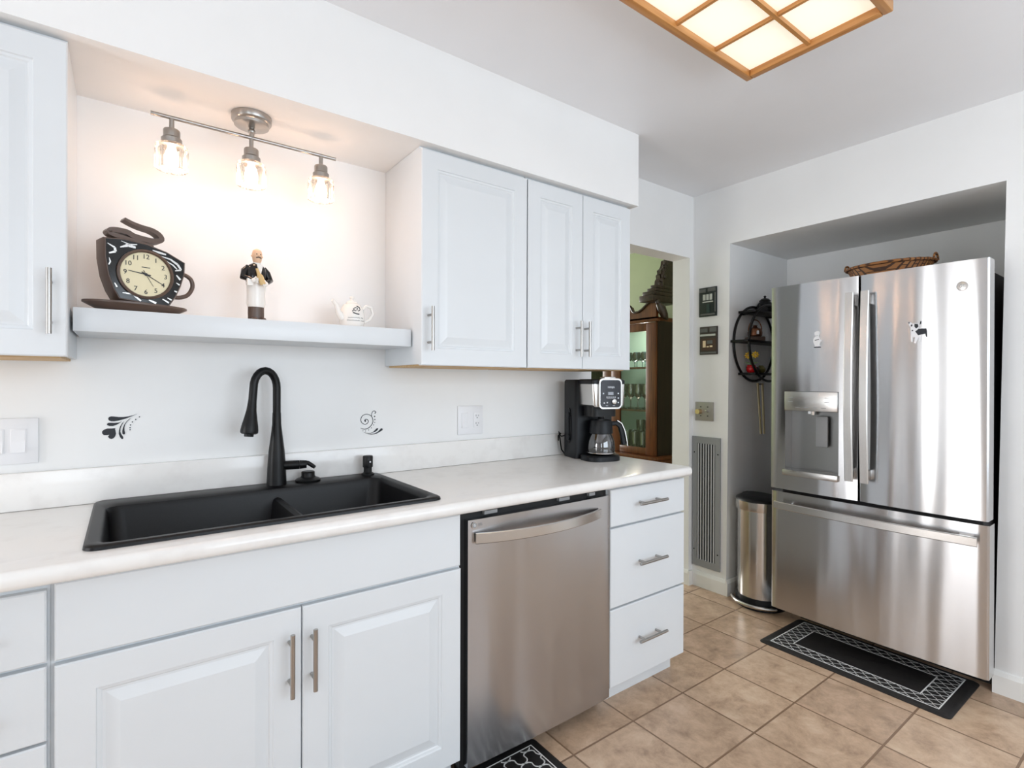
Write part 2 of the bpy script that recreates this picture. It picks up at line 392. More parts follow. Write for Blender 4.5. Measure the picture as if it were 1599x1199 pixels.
def upper(label, x0, x1, doors, side_ext=0):
    z0, z1 = 1.336, 2.103
    t = thing('wall_cabinet', label, 'cabinet', ((x0+x1)/2, -0.16, z0-0.004))
    b = MB(); b.box(x0+0.003, x1-0.003, YU+0.022, -0.001, z0+0.004, 2.115); b.build('body', cab_m, t, False)
    b = MB(); b.box(x0+0.016, x1-0.016, YU+0.03, -0.012, z0-0.003, z0+0.004); b.build('bottom_panel', raw_m, t, False)['label'] = 'unpainted wooden underside'
    for (a, c, hx) in doors:
        d = raised_door(t, a, c, z0, z1, YU)
        pull(d, (hx, YU-0.034, 1.388), (hx, YU-0.034, 1.543), (0, -1, 0), 0.034)
    return t
upper('white wall cabinet at the left edge, left of the floating shelf', -0.57, -0.113, [(-0.57, -0.115, -0.146)])
upper('white single-door wall cabinet just right of the floating shelf', 0.837, 1.3125, [(0.839, 1.310, 0.866)])
upper('white double-door wall cabinet above the coffee maker', 1.3135, 1.935, [(1.316, 1.6215, 1.584), (1.6245, 1.934, 1.634)])

YB = -0.60
def base_body(t, x0, x1, toe_end=None):
    b = MB(); b.box(x0, x1, YB+0.021, -0.003, 0.095, 0.8755); b.build('body', cab_m, t, False)
    b = MB(); b.box(x0, x1 if toe_end is None else toe_end, -0.53, -0.51, 0.0005, 0.0945); b.build('toe_kick', cab_m, t, False)
t = thing('sink_cabinet', 'white two-door base cabinet under the black sink', 'cabinet', (0.36, -0.3, 0))
b = MB(); b.box(-0.123, 0.8435, YB+0.021, -0.003, 0.095, 0.695); b.box(-0.123, -0.105, YB+0.021, -0.003, 0.695, 0.8755); b.box(0.825, 0.8435, YB+0.021, -0.003, 0.695, 0.8755); b.box(-0.105, 0.825, YB+0.021, -0.5755, 0.695, 0.8755); b.build('body', cab_m, t, False)
MB().box(-0.123, 0.8435, -0.53, -0.51, 0.0005, 0.0945).build('toe_kick', cab_m, t, False)
raised_door(t, -0.116, 0.836, 0.708, 0.866, YB, flat=True, name='false_front')
d = raised_door(t, -0.116, 0.3635, 0.10, 0.698, YB, rail=0.066); pull(d, (0.334, -0.635, 0.49), (0.334, -0.635, 0.648), (0, -1, 0), 0.034)
d = raised_door(t, 0.3665, 0.838, 0.10, 0.698, YB, rail=0.066); pull(d, (0.389, -0.635, 0.49), (0.389, -0.635, 0.647), (0, -1, 0), 0.034)
t = thing('drawer_cabinet', 'white base cabinet with drawers at the left edge of the photo', 'cabinet', (-0.29, -0.3, 0))
base_body(t, -0.455, -0.1235)
for z0, z1 in [(0.710, 0.855), (0.551, 0.701), (0.39, 0.545), (0.10, 0.384)]:
    d = raised_door(t, -0.445, -0.128, z0, z1, YB, flat=True, name='drawer')
    zc = (z0+z1)/2 - 0.008; pull(d, (-0.37, -0.635, zc), (-0.197, -0.635, zc), (0, -1, 0), 0.034)
t = thing('drawer_cabinet', 'white three-drawer base cabinet right of the dishwasher', 'cabinet', (1.74, -0.3, 0))
base_body(t, 1.506, 1.972, 1.972)
for z0, z1, hz in [(0.716, 0.860, 0.795), (0.400, 0.708, 0.557), (0.092, 0.392, 0.248)]:
    d = raised_door(t, 1.508, 1.974, z0, z1, YB, flat=True, name='drawer')
    pull(d, (1.644, -0.635, hz), (1.812, -0.635, hz), (0, -1, 0), 0.034, 0.0062)
b = MB(); b.tube([(1.51, -0.532, 0.088), (1.965, -0.532, 0.088)], 0.008, 10)
b.build('toe_molding', cab_m, t)

# countertop with backsplash
t = thing('countertop', 'white quartz countertop running along the back wall with low backsplash', 'countertop', (0.77, -0.32, 0.876))
CX0, CX1, CY0 = -0.46, 1.985, -0.645
b = MB()
def oc(i, z): return rrect(CX0, CX1-i, CY0+i, -0.0025, [0.001, max(0.028-i, 0.004), 0.001, 0.001], z)
SX0, SX1, SY0, SY1 = -0.075, 0.790, -0.578, -0.030     # sink rim
prof = [(0.016, 0.914), (0.008, 0.9125), (0.003, 0.908), (0.0, 0.901), (0.0, 0.889), (0.003, 0.882), (0.008, 0.8775), (0.014, 0.876)]
V = b.loops([oc(i, z) for i, z in prof])
h = rrect(SX0+0.02, SX1-0.02, SY0+0.02, SY1-0.02, 0.03, 0.914); h2 = [(p[0], p[1], 0.876) for p in h]
H = b.loops([h, h2])
bm = b.bm
def ring_edges(vs): return [bm.edges.get((vs[i], vs[(i+1) % len(vs)])) for i in range(len(vs))]
r1 = bmesh.ops.triangle_fill(bm, edges=ring_edges(V[0])+ring_edges(H[0]), use_beauty=True, normal=(0, 0, 1))
r2 = bmesh.ops.triangle_fill(bm, edges=ring_edges(V[-1])+ring_edges(H[1]), use_beauty=True, normal=(0, 0, -1))
bmesh.ops.recalc_face_normals(bm, faces=bm.faces)
b.build('slab', count_m, t)
b = MB(); b.box(CX0, 1.98, -0.022, -0.0025, 0.9145, 1.020, 0.003); b.build('backsplash', count_m, t)

# sink
t = thing('kitchen_sink', 'black double-bowl drop-in sink set in the white countertop', 'sink', (0.36, -0.3, 0.70))
b = MB()
def ring(i, z, r, by=0.0, fy=0.0, bow=0.0):
    L = rrect(SX0+i, SX1-i, SY0+i+fy, SY1-i-by, r, z, 8)
    if bow:
        out = []
        for (x, y, zz) in L:
            if y > -0.3:
                k = 1-((x-0.36)/0.42)**2; y -= bow*max(k, 0)
            out.append((x, y, zz))
        return out
    return L
# the back edge needs vertices along it so that it can bow: subdivide long sides
def dense(L, n=10):
    out = []
    for a, c in zip(L, L[1:]+L[:1]):
        out.append(a)
        if (Vector(a)-Vector(c)).length > 0.1:
            for k in range(1, n): out.append(tuple(Vector(a).lerp(Vector(c), k/n)))
    return out
def dring(i, z, r, by=0, fy=0, bow=0):
    L = dense(rrect(SX0+i, SX1-i, SY0+i+fy, SY1-i-by, r, z, 8))
    return [(x, y-(bow*max(1-((x-0.36)/0.40)**2, 0) if y > -0.25 else 0), zz) for x, y, zz in L]
b.loops([dring(0.0, 0.9145, 0.03), dring(0.001, 0.921, 0.03), dring(0.006, 0.9245, 0.027), dring(0.024, 0.9235, 0.03, 0.055, 0, 0.012), dring(0.030, 0.919, 0.035, 0.06, 0, 0.012), dring(0.034, 0.905, 0.04, 0.062, 0, 0.012),
         dring(0.045, 0.75, 0.05, 0.07), dring(0.06, 0.718, 0.05, 0.08), dring(0.10, 0.712, 0.04, 0.10)], cap1=True)
b.build('basin', sink_m, t)
b = MB(); prof = [(0.372, 0.713), (0.390, 0.875), (0.395, 0.888), (0.406, 0.893), (0.417, 0.888), (0.422, 0.875), (0.440, 0.713)]
b.prism(prof, 'y', -0.540, -0.112); b.build('divider', sink_m, t)
for x in (0.16, 0.58):
    b = MB(); b.lathe([(0.045, 0.7125), (0.045, 0.716), (0.03, 0.7155), (0.026, 0.7135)], (x, -0.33, 0), 28); b.build('drain', chrome_m, t)
MB().box(0.182, 0.207, -0.1115, -0.1100, 0.888, 0.891).build('maker_mark', gray_m, t, False)

# faucet
t = thing('faucet', 'black gooseneck pull-down faucet behind the sink', 'faucet', (0.417, -0.075, 0.9245))
b = MB(); b.lathe([(0.032, 0.9245), (0.0315, 0.93), (0.029, 0.99), (0.0255, 1.04), (0.019, 1.09), (0.0145, 1.13), (0.0135, 1.17)], (0.417, -0.075, 0), 28); b.build('body', black_m, t)
b = MB(); ang = math.radians(200); pts = [(0.417, -0.075, 1.165), (0.417, -0.075, 1.25)]
dx, dy = -0.078, -0.030
for k in range(0, 13):
    a = PI*k/12; u = (1-math.cos(a))/2
    pts.append((0.417+dx*u, -0.075+dy*u, 1.255+0.058*math.sin(a)))
pts.append((0.417+dx*1.04, -0.075+dy*1.04, 1.215))
b.tube(pts, 0.0128, 18); b.build('spout', black_m, t)
b = MB(); top = Vector((0.417+dx*1.04, -0.075+dy*1.04, 1.216)); d = Vector((-0.10, -0.04, -1)).normalized()
rr = [(0, 0.0128), (0.012, 0.0135), (0.035, 0.0155), (0.06, 0.020), (0.085, 0.025), (0.10, 0.027), (0.108, 0.0265), (0.112, 0.021)]
b.tube([top+d*s for s, r in rr], [r for s, r in rr], 24); hd = b.build('spray_head', black_m, t)
b = MB(); b.cyl(top+d*0.1, top+d*0.1205, 0.016, 0.014); b.build('nozzle', black_m, hd)
b = MB(); b.cyl((0.43, -0.08, 0.988), (0.487, -0.092, 0.988), 0.0155, 0.0155, 20); b.cyl((0.488, -0.0922, 0.988), (0.510, -0.097, 0.988), 0.0155, 0.0135, 20); hh = b.build('handle_hub', black_m, t)
b = MB(); b.tube([(0.498, -0.095, 0.995), (0.515, -0.10, 0.992), (0.528, -0.105, 0.982), (0.535, -0.11, 0.976)], [0.008, 0.0075, 0.007, 0.006], 12); b.build('lever', black_m, t)
# air switch cap, soap dispenser
o = MB().lathe([(0.042, 0.9247), (0.043, 0.930), (0.038, 0.934), (0.026, 0.938), (0.0225, 0.944), (0.0225, 0.956), (0.02, 0.959), (0.008, 0.9595)], (0.522, -0.072, 0), 32).build('air_gap_cap', black_m)
tag(o, 'low black round knob cap on the sink deck right of the faucet', 'sink cap')
t = thing('soap_dispenser', 'small black soap dispenser at the right end of the sink deck', 'soap dispenser', (0.742, -0.07, 0.9245))
MB().lathe([(0.024, 0.9245), (0.024, 0.929), (0.018, 0.932), (0.0155, 0.934), (0.0155, 0.952)], (0.742, -0.07, 0), 24).build('base', black_m, t)
b = MB(); b.lathe([(0.0185, 0.953), (0.019, 0.956), (0.019, 0.992), (0.017, 0.996), (0.006, 0.997)], (0.742, -0.07, 0), 24); b.cyl((0.742, -0.08, 0.975), (0.742, -0.094, 0.975), 0.0055, 0.0055); b.build('pump_head', black_m, t)
MB().cyl((0.742, -0.0935, 0.975), (0.742, -0.095, 0.975), 0.003, 0.003).build('spout_opening', whitepl_m, t)

# ================================================================== DISHWASHER
t = thing('dishwasher', 'stainless steel dishwasher with a bowed bar handle between the base cabinets', 'dishwasher', (1.18, -0.3, 0))
MB().box(0.846, 1.504, -0.575, -0.004, 0.06, 0.872).build('tub', dark_m, t, False)
MB().box(0.865, 1.50, -0.53, -0.515, 0.002, 0.0595).build('toe_panel', dark_m, t, False)
b = MB(); x0, x1 = 0.863, 1.502; n = 14; bow = 0.006
pts = [(x0+(x1-x0)*i/n, -0.603-bow*math.sin(PI*i/n)) for i in range(n+1)]
pts[0] = (x0, -0.600); pts[-1] = (x1, -0.600)
b.prism(pts+[(x1, -0.575), (x0, -0.575)], 'z', 0.064, 0.843); dd = b.build('door', dish_m, t, ang=30)
b = MB(); P = []
for i in range(17):
    u = i/16; P.append((0.884+u*0.556, -0.612-0.050*math.sin(PI*u)**0.8, 0.786))
b.bar(P, (0, 0, 1), 0.034, 0.010); b.build('handle', handle_m, dd)
for x, w in ((0.93, 0.05), (1.25, 0.05), (1.40, 0.03)): MB().box(x, x+w, -0.592, -0.578, 0.851, 0.862).build('top_latch', gray_m, t, False)
b = MB(); b.lathe([(0.0105, 0), (0.0105, 0.001)], (0.884, -0.6045, 0.826), 24, axis='y'); b.build('badge', chrome_m, dd)
text('badge_text', 'LG', 0.011, dd, face_mtx((0.906, -0.6065, 0.826), '-y'), gray_m, local=False)
b = MB(); b.lathe([(0.0085, 0), (0.0085, 0.0006)], (0.884, -0.6055, 0.826), 24, axis='y'); b.build('badge_face', gray_m, dd)
text('badge_emblem', 'G', 0.012, dd, face_mtx((0.884, -0.6062, 0.826), '-y'), whitepl_m, local=False)

# ================================================================== SHELF AND WHAT STANDS ON IT
o = MB().box(-0.1095, 0.8345, -0.25, -0.002, 1.405, 1.467, 0.0015).build('floating_shelf', cab_m)
tag(o, 'thick white floating shelf between the wall cabinets above the sink', 'shelf')
SZ = 1.4672
# --- cup-shaped clock
K = 1/2900
ck = thing('mantel_clock', 'brown clock shaped like a steaming coffee cup on its saucer', 'clock', (0.034, -0.186, SZ), math.radians(17))
def C(x, y): return ((x-540)*K*1.03, (530-y)*K+0.1045)
outl = [(278, 275), (400, 258), (560, 270), (700, 305), (836, 372), (833, 470), (805, 580), (765, 680), (712, 768), (560, 760), (372, 742), (335, 670), (300, 560), (280, 420)]
b = MB(); n = len(outl)
F = [C(*p) for p in outl]; cx = sum(p[0] for p in F)/n; cz = sum(p[1] for p in F)/n
def sc(k): return [(cx+(p[0]-cx)*k, cz+(p[1]-cz)*k) for p in F]
b.loops([[(p[0], 0.035, p[1]) for p in sc(1.0)], [(p[0], -0.022, p[1]) for p in sc(1.0)], [(p[0], -0.026, p[1]) for p in sc(0.975)]], True, True)
b.build('cup_body', brown_m, ck, local=True, ang=50)
b = MB(); b.prism(sc(0.95), 'y', -0.0262, -0.0275); fp = b.build('patterned_front', gloss_black, ck, local=True)
# silver brush strokes on the dark front
b = MB()
def stroke(pts, w):
    n = len(pts)
    for i in range(n-1):
        a, c = Vector(C(*pts[i])), Vector(C(*pts[i+1])); d = (c-a).normalized(); nn = Vector((-d.y, d.x))
        wa = w*K*max(math.sin(PI*(i+0.3)/n), 0.2); wb_ = w*K*max(math.sin(PI*(i+1.3)/n), 0.2)
        b.prism([tuple(a-nn*wa/2), tuple(c-nn*wb_/2), tuple(c+nn*wb_/2), tuple(a+nn*wa/2)], 'y', -0.0274, -0.0282)
for s_, w in [([(300, 320), (345, 345), (350, 375), (310, 395)], 18), ([(380, 335), (430, 310), (480, 318)], 24), ([(385, 285), (440, 302), (490, 292)], 10),
              ([(595, 315), (640, 325), (690, 332)], 18), ([(640, 350), (720, 365), (775, 400), (800, 440), (755, 455)], 18), ([(690, 385), (740, 410), (770, 440)], 12),
              ([(765, 490), (795, 525)], 20), ([(765, 555), (790, 570)], 14), ([(310, 430), (318, 460), (308, 485)], 10), ([(395, 690), (460, 690), (515, 740)], 16),
              ([(570, 725), (620, 745)], 20), ([(665, 705), (710, 730)], 16), ([(700, 690), (730, 705)], 14), ([(345, 620), (360, 650)], 12), ([(750, 625), (770, 632)], 16)]: stroke(s_, w)
b.build('silver_strokes', handle_m, fp, local=True, smooth=False)
fc = C(548, 522); FR = 0.0625
b = MB(); b.lathe([(FR+0.006, -0.027), (FR+0.006, -0.034), (FR+0.001, -0.036), (FR-0.002, -0.031)], (fc[0], 0, fc[1]), 40, 1.0, 1.0, 'y', cap0=False, cap1=False); b.build('bezel', brown_m, ck, local=True)
b = MB(); b.lathe([(FR, -0.0275), (FR, -0.0290)], (fc[0], 0, fc[1]), 40, axis='y'); dial = b.build('dial', dial_m, ck, local=True)
for k in range(1, 13):
    a = PI/2-k*PI/6; text('numeral', str(k), 0.018, dial, face_mtx((fc[0]+0.049*math.cos(a), -0.0294, fc[1]+0.049*math.sin(a)), '-y'), ink_m)
b = MB()
def hand(a, l, w):
    d = Vector((math.sin(a), math.cos(a))); nn = Vector((d.y, -d.x)); p = Vector(fc)
    b.prism([tuple(p-d*0.012-nn*w), tuple(p+d*l-nn*w*0.5), tuple(p+d*l+nn*w*0.5), tuple(p-d*0.012+nn*w)], 'y', -0.0300, -0.0308)
b = MB(); hand(math.radians(277), 0.042, 0.0016); b.build('hour_hand', ink_m, dial, local=True)
b = MB(); hand(math.radians(119), 0.050, 0.0013); b.build('minute_hand', ink_m, dial, local=True)
b = MB(); hand(math.radians(150), 0.036, 0.0007); b.lathe([(0.004, -0.031), (0.004, -0.0295)], (fc[0], 0, fc[1]), 16, axis='y'); b.build('second_hand', ink_m, dial, local=True)
MB().box(fc[0]-0.010, fc[0]+0.010, -0.0297, -0.0291, fc[1]+0.0185, fc[1]+0.0205).build('dial_mark', ink_m, dial, False, local=True)
b = MB()
P = [(610, 280), (520, 262), (430, 250), (350, 240), (318, 218), (350, 200), (430, 200)]
P2 = [(430, 200), (480, 222), (560, 232), (630, 230), (668, 208), (650, 170), (600, 145), (530, 135), (470, 120), (415, 98)]
Q = [C(*p) for p in P+P2[1:]]
def smoothp(Q, n=4):
    out = []
    for i in range(len(Q)-1):
        p0, p1, p2, p3 = [Vector(Q[min(max(j, 0), len(Q)-1)]) for j in (i-1, i, i+1, i+2)]
        for k in range(n):
            s = k/n; out.append(0.5*((2*p1)+(p2-p0)*s+(2*p0-5*p1+4*p2-p3)*s*s+(3*p1-p0-3*p2+p3)*s**3))
    out.append(Vector(Q[-1])); return out
Q = smoothp(Q); nq = len(Q)
LL = []
for i, q in enumerate(Q):
    T = (Q[min(i+1, nq-1)]-Q[max(i-1, 0)]).normalized(); Nn = Vector((-T.y, T.x)); w = 0.0028+0.0045*math.sin(PI*(i+2)/(nq+4))
    LL.append([(q.x-Nn.x*w, -0.02, q.y-Nn.y*w), (q.x+Nn.x*w, -0.02, q.y+Nn.y*w), (q.x+Nn.x*w, 0.012, q.y+Nn.y*w), (q.x-Nn.x*w, 0.012, q.y-Nn.y*w)])
b.loops(LL, True, True); b.build('steam', brown_m, ck, local=True)
b = MB(); P = [C(*p) for p in [(800, 475), (850, 462), (905, 495), (918, 560), (885, 630), (830, 662), (775, 668)]]
b.tube([(p[0], 0.0, p[1]) for p in [tuple(v) for v in smoothp(P)]], 0.006, 12); b.build('handle', brown_m, ck, local=True)
b = MB(); b.loops([[(p[0]*1.0, p[1], z) for p in [(0.125*k*math.cos(2*PI*i/40)-0.008, 0.062*k*math.sin(2*PI*i/40)) for i in range(40)]] for k, z in [(0.70, 0.0), (0.80, 0.006), (1.0, 0.019), (1.0, 0.024), (0.9, 0.022), (0.5, 0.02), (0.4, 0.030)]], True, True)
sa = b.build('saucer', brown_m, ck, local=True)

# --- waiter figurine
fg = thing('waiter_figurine', 'bald waiter figurine in dark jacket and long white apron holding a bottle', 'figurine', (0.338, -0.15, SZ), math.radians(8))
b = MB(); b.loops([rrect(-0.034, 0.036, -0.034, 0.030, 0.014, z) for z in (0, 0.006)], True, True)
b.lathe([(0.024, 0.006), (0.0245, 0.03), (0.024, 0.052)], (0, 0, 0), 24, 1.0, 0.8)
for sx in (-0.012, 0.013): b.ball((sx, -0.022, 0.008), 0.011, 0.9, 1.5, 0.6)
b.build('trousers', brown_m, fg, local=True)
b = MB(); b.lathe([(0.024, 0.048), (0.027, 0.060), (0.026, 0.09), (0.027, 0.115), (0.029, 0.125)], (0, 0, 0), 24, 1.05, 0.85); b.build('apron', white_m, fg, local=True)
b = MB(); b.lathe([(0.028, 0.118), (0.0295, 0.135), (0.031, 0.155), (0.029, 0.172), (0.019, 0.184), (0.009, 0.190)], (0, 0, 0), 24, 1.05, 0.78)
for s_, el, ha in ((-1, (-0.040, -0.004, 0.140), (-0.012, -0.034, 0.128)), (1, (0.041, -0.004, 0.138), (0.014, -0.036, 0.122))):
    b.tube([(s_*0.022, 0, 0.176), (s_*0.034, 0.002, 0.162), el, ((el[0]+ha[0])/2, (el[1]+ha[1])/2, (el[2]+ha[2])/2), (ha[0]+s_*0.006, ha[1]+0.006, ha[2])], [0.009, 0.011, 0.0105, 0.009, 0.007], 12)
b.build('jacket', gloss_black, fg, local=True)
b = MB(); b.prism([(-0.006, 0.183), (0.013, 0.183), (0.006, 0.150), (0.002, 0.148)], 'y', -0.0235, -0.026); b.lathe([(0.011, 0.183), (0.011, 0.192)], (0.002, -0.002, 0), 16); b.build('shirt', white_m, fg, local=True)
b = MB(); b.lathe([(0.009, 0.188), (0.0135, 0.196), (0.016, 0.208), (0.0165, 0.220), (0.0135, 0.230), (0.006, 0.235)], (0.002, -0.003, 0), 20, 0.92, 1.0)
b.ball((0.002, -0.0195, 0.212), 0.0035); b.ball((-0.0135, -0.002, 0.212), 0.0032); b.ball((0.0175, -0.002, 0.212), 0.0032)
hd = b.build('head', skin_m, fg, local=True)
b = MB(); b.ball((-0.004, -0.0185, 0.2165), 0.0018); b.ball((0.008, -0.0185, 0.2165), 0.0018); b.tube([(-0.006, -0.0175, 0.205), (0.002, -0.0195, 0.207), (0.010, -0.0175, 0.205)], 0.0018, 8); b.build('moustache', brown_m, hd, local=True)
b = MB(); b.tube([(0.008, -0.040, 0.118), (-0.002, -0.042, 0.142), (-0.006, -0.041, 0.150), (-0.011, -0.040, 0.166)], [0.009, 0.009, 0.005, 0.004], 14); b.build('bottle', tan_m, fg, local=True)
b = MB()
for c0, s_ in (((-0.018, -0.036, 0.128), -1), ((0.016, -0.040, 0.120), 1)):
    b.ball(c0, 0.0075, 1.1, 0.8, 1.0)
    for k in range(4): b.tube([(c0[0]-s_*0.004, c0[1]-0.005, c0[2]+0.007-k*0.0045), (c0[0]-s_*0.011, c0[1]-0.007, c0[2]+0.006-k*0.0042)], 0.0022, 8)
    b.tube([(c0[0], c0[1]-0.002, c0[2]+0.006), (c0[0]-s_*0.006, c0[1]-0.002, c0[2]+0.012)], 0.0023, 8)
b.build('gloves', white_m, fg, local=True)
b = MB(); b.prism([(-0.036, 0.112), (-0.020, 0.112), (-0.018, 0.128), (-0.036, 0.134)], 'y', -0.034, -0.022); b.build('napkin', white_m, fg, local=True)

# --- teapot
tp = thing('teapot', 'small white printed teapot at the right end of the floating shelf', 'teapot', (0.655, -0.14, SZ), math.radians(4))
b = MB(); b.lathe([(0.034, 0), (0.040, 0.006), (0.0445, 0.025), (0.0445, 0.045), (0.040, 0.068), (0.030, 0.085), (0.020, 0.091)], seg=32); body = b.build('body', white_m, tp, local=True)
b = MB(); b.lathe([(0.021, 0.0905), (0.019, 0.096), (0.008, 0.101), (0.005, 0.105), (0.0085, 0.111), (0.006, 0.117), (0.002, 0.118)], seg=24); b.build('lid', white_m, tp, local=True)
b = MB(); b.tube([(-0.038, -0.008, 0.035), (-0.055, -0.012, 0.055), (-0.063, -0.014, 0.080), (-0.078, -0.017, 0.094)], [0.013, 0.010, 0.007, 0.006], 14); b.build('spout', white_m, tp, local=True)
b = MB(); b.tube([(0.036, 0.0, 0.070), (0.055, 0.0, 0.086), (0.074, 0.0, 0.082), (0.080, 0.0, 0.060), (0.066, 0.0, 0.036), (0.042, 0.0, 0.024)], [0.0055]*6, 12); b.build('handle', white_m, tp, local=True)
def on_pot(u, v, d=0.0006):
    r = 0.0445 if v < 0.05 else 0.0445-(v-0.05)*0.34; r += d
    a = u/r; return (r*math.sin(a), -r*math.cos(a), v)
b = MB()
for pts in ([(-0.012, 0.066), (-0.004, 0.072), (0.004, 0.070), (0.000, 0.062)], [(-0.016, 0.058), (-0.010, 0.064), (-0.004, 0.060)], [(-0.014, 0.054), (-0.004, 0.050), (0.008, 0.049)], [(0.002, 0.078), (0.012, 0.074), (0.014, 0.066), (0.006, 0.060)]):
    b.tube([on_pot(*p) for p in pts], 0.0018, 6)
b.build('flower_print', ink_m, body, local=True)
b = MB()
for v, us in ((0.036, range(-7, 8)), (0.026, range(-8, 9))):
    for k in us:
        if random.random() < 0.8: b.tube([on_pot(k*0.0042-0.0017, v), on_pot(k*0.0042+0.0013, v+random.uniform(-0.0006, 0.0012))], 0.0008, 5)
b.build('lettering', ink_m, body, local=True)

# ================================================================== TRACK LIGHT
tk = thing('track_light', 'brushed nickel ceiling bar light with three crystal shades over the shelf', 'light fixture', (0.321, -0.17, 2.048))
b = MB(); b.lathe([(0.058, 2.1155), (0.0585, 2.100), (0.055, 2.094), (0.051, 2.092), (0.050, 2.084), (0.014, 2.078)], (0.321, -0.17, 0), 40); b.build('canopy', nickel_m, tk)
b = MB(); b.cyl((0.321, -0.17, 2.08), (0.321, -0.17, 2.05), 0.008); b.ball((0.321, -0.17, 2.068), 0.011); b.build('stem', nickel_m, tk)
b = MB(); b.cyl((0.057, -0.17, 2.048), (0.586, -0.17, 2.048), 0.0058, seg=16); b.build('bar', nickel_m, tk)
for x in (0.108, 0.320, 0.536):
    b = MB(); b.cyl((x, -0.17, 2.046), (x, -0.17, 2.010), 0.0065); b.lathe([(0.02, 2.012), (0.0215, 2.009), (0.0215, 1.990), (0.0265, 1.985), (0.0265, 1.972), (0.030, 1.970), (0.030, 1.963)], (x, -0.17, 0), 28)
    sk = b.build('socket', nickel_m, tk)
    b = MB(); n = 40; LL = []
    for z, rr in ((1.968, 0.030), (1.966, 0.039), (1.955, 0.0425), (1.90, 0.0425), (1.895, 0.041)):
        LL.append([(x+(rr*(1 if i % 2 else 0.93))*math.cos(2*PI*i/n), -0.17+(rr*(1 if i % 2 else 0.93))*math.sin(2*PI*i/n), z) for i in range(n)])
    LL += [[(x+rr*math.cos(2*PI*i/n), -0.17+rr*math.sin(2*PI*i/n), z) for i in range(n)] for z, rr in ((1.895, 0.036), (1.955, 0.036))]
    b.loops(LL); b.build('shade', crystal_m, tk, smooth=False)
    b = MB(); b.lathe([(0.009, 1.966), (0.012, 1.955), (0.019, 1.935), (0.0205, 1.922), (0.016, 1.906), (0.006, 1.900)], (x, -0.17, 0), 20); b.build('bulb', bulb_m, tk)
    point('shelf_lamp', (x, -0.17, 1.925), 2.5, (1.0, 0.63, 0.44), 0.034)

# ================================================================== CEILING LIGHT
cl = thing('ceiling_light', 'oak framed ceiling light box with square cream panels', 'light fixture', (1.17, -1.20, 2.36))
X0, X1, Y0, Y1, Z0, Z1 = 0.50, 1.803, -1.426, -0.976, 2.362, 2.395
w = 0.026
for ya in (Y1-w, Y0): MB().box(X0, X1, ya, ya+w, Z0, Z1, 0.004).build('frame_rail', oak_x, cl)
for xa in (X1-w, X0): MB().box(xa, xa+w, Y0+w, Y1-w, Z0, Z1, 0.003).build('frame_rail', oak_y, cl)
b = MB(); b.box(X0+w, X1-w, -1.207, -1.195, Z0+0.008, Z0+0.022); b.build('center_bar', oak_x, cl, False)
for k in range(1, 6):
    x = X1-w-0.2085*k
    b = MB(); b.box(x-0.005, x+0.005, Y0+w, -1.2075, Z0+0.010, Z0+0.022); b.box(x-0.005, x+0.005, -1.1945, Y1-w, Z0+0.010, Z0+0.022); b.build('cross_bar', oak_y, cl, False)
b = MB(); b.box(X0+w, X1-w, Y0+w, Y1-w, Z0+0.0225, Z0+0.028); b.build('diffuser', panel_m, cl, False)
b = MB(); b.box(X0+0.06, X1-0.06, Y0+0.05, Y1-0.05, Z1+0.0005, CEIL-0.0005); b.build('housing', wall_m, cl, False)

# ================================================================== WALL PLATES AND DECALS
def plate(name, label, cat, x0, x1, z0, z1, gangs):
    t = thing(name, label, cat, ((x0+x1)/2, -0.002, z0))
    MB().box(x0, x1, -0.007, -0.0006, z0, z1, 0.002).build('plate', whitepl_m, t)
    n = len(gangs); zc = (z0+z1)/2
    for i, g in enumerate(gangs):
        xc = x0+(x1-x0)*(i+0.5)/n if n < 3 else x1-0.042-(n-1-i)*0.046
        if g == 'r':
            MB().box(xc-0.0175, xc+0.0175, -0.0085, -0.007, zc-0.034, zc+0.034, 0.0008).build('switch_frame', whitepl_m, t)
            b = MB(); b.prism([(-0.0086, zc-0.031), (-0.0128, zc-0.031), (-0.0094, zc), (-0.0105, zc+0.031), (-0.0086, zc+0.031)], 'x', xc-0.0145, xc+0.0145); b.build('rocker', whitepl_m, t, False)
        else:
            f_ = MB().box(xc-0.0175, xc+0.0175, -0.0095, -0.007, zc-0.034, zc+0.034, 0.001).build('receptacle', whitepl_m, t)
            b = MB()
            for dz in (-0.017, 0.017):
                b.box(xc-0.0075, xc-0.0055, -0.0099, -0.0094, zc+dz-0.001, zc+dz+0.007); b.box(xc+0.0055, xc+0.0075, -0.0099, -0.0094, zc+dz-0.001, zc+dz+0.006); b.lathe([(0.0024, -0.0099), (0.0024, -0.0094)], (xc, 0, zc+dz-0.007), 12, axis='y')
            b.build('slots', dark_m, f_, False)
    return t
plate('switch_plate', 'white rocker switch plate on the back wall at the left edge', 'light switch', -0.365, -0.199, 1.044, 1.172, ['r', 'r', 'r'])
plate('outlet_plate', 'white switch and outlet plate left of the coffee maker', 'outlet', 1.176, 1.306, 1.044, 1.171, ['r', 'o'])
def decal_xz(b, pts, closed=True): b.prism(pts, 'y', -0.0012, -0.0004)
def blob(b, path, widths):
    Q = smoothp(path, 5); n = len(Q); L, R = [], []
    for i, q in enumerate(Q):
        T = (Q[min(i+1, n-1)]-Q[max(i-1, 0)]).normalized(); Nn = Vector((-T.y, T.x)); u = i/(n-1)*(len(widths)-1); k = min(int(u), len(widths)-2); w = widths[k]+(widths[k+1]-widths[k])*(u-k)
        L.append(tuple(q+Nn*w/2)); R.append(tuple(q-Nn*w/2))
    for i in range(n-1): b.prism([L[i], L[i+1], R[i+1], R[i]], 'y', -0.0012, -0.0004)
def outline(b, pts, f): b.prism([f(*p) for p in pts], 'y', -0.0012, -0.0004)
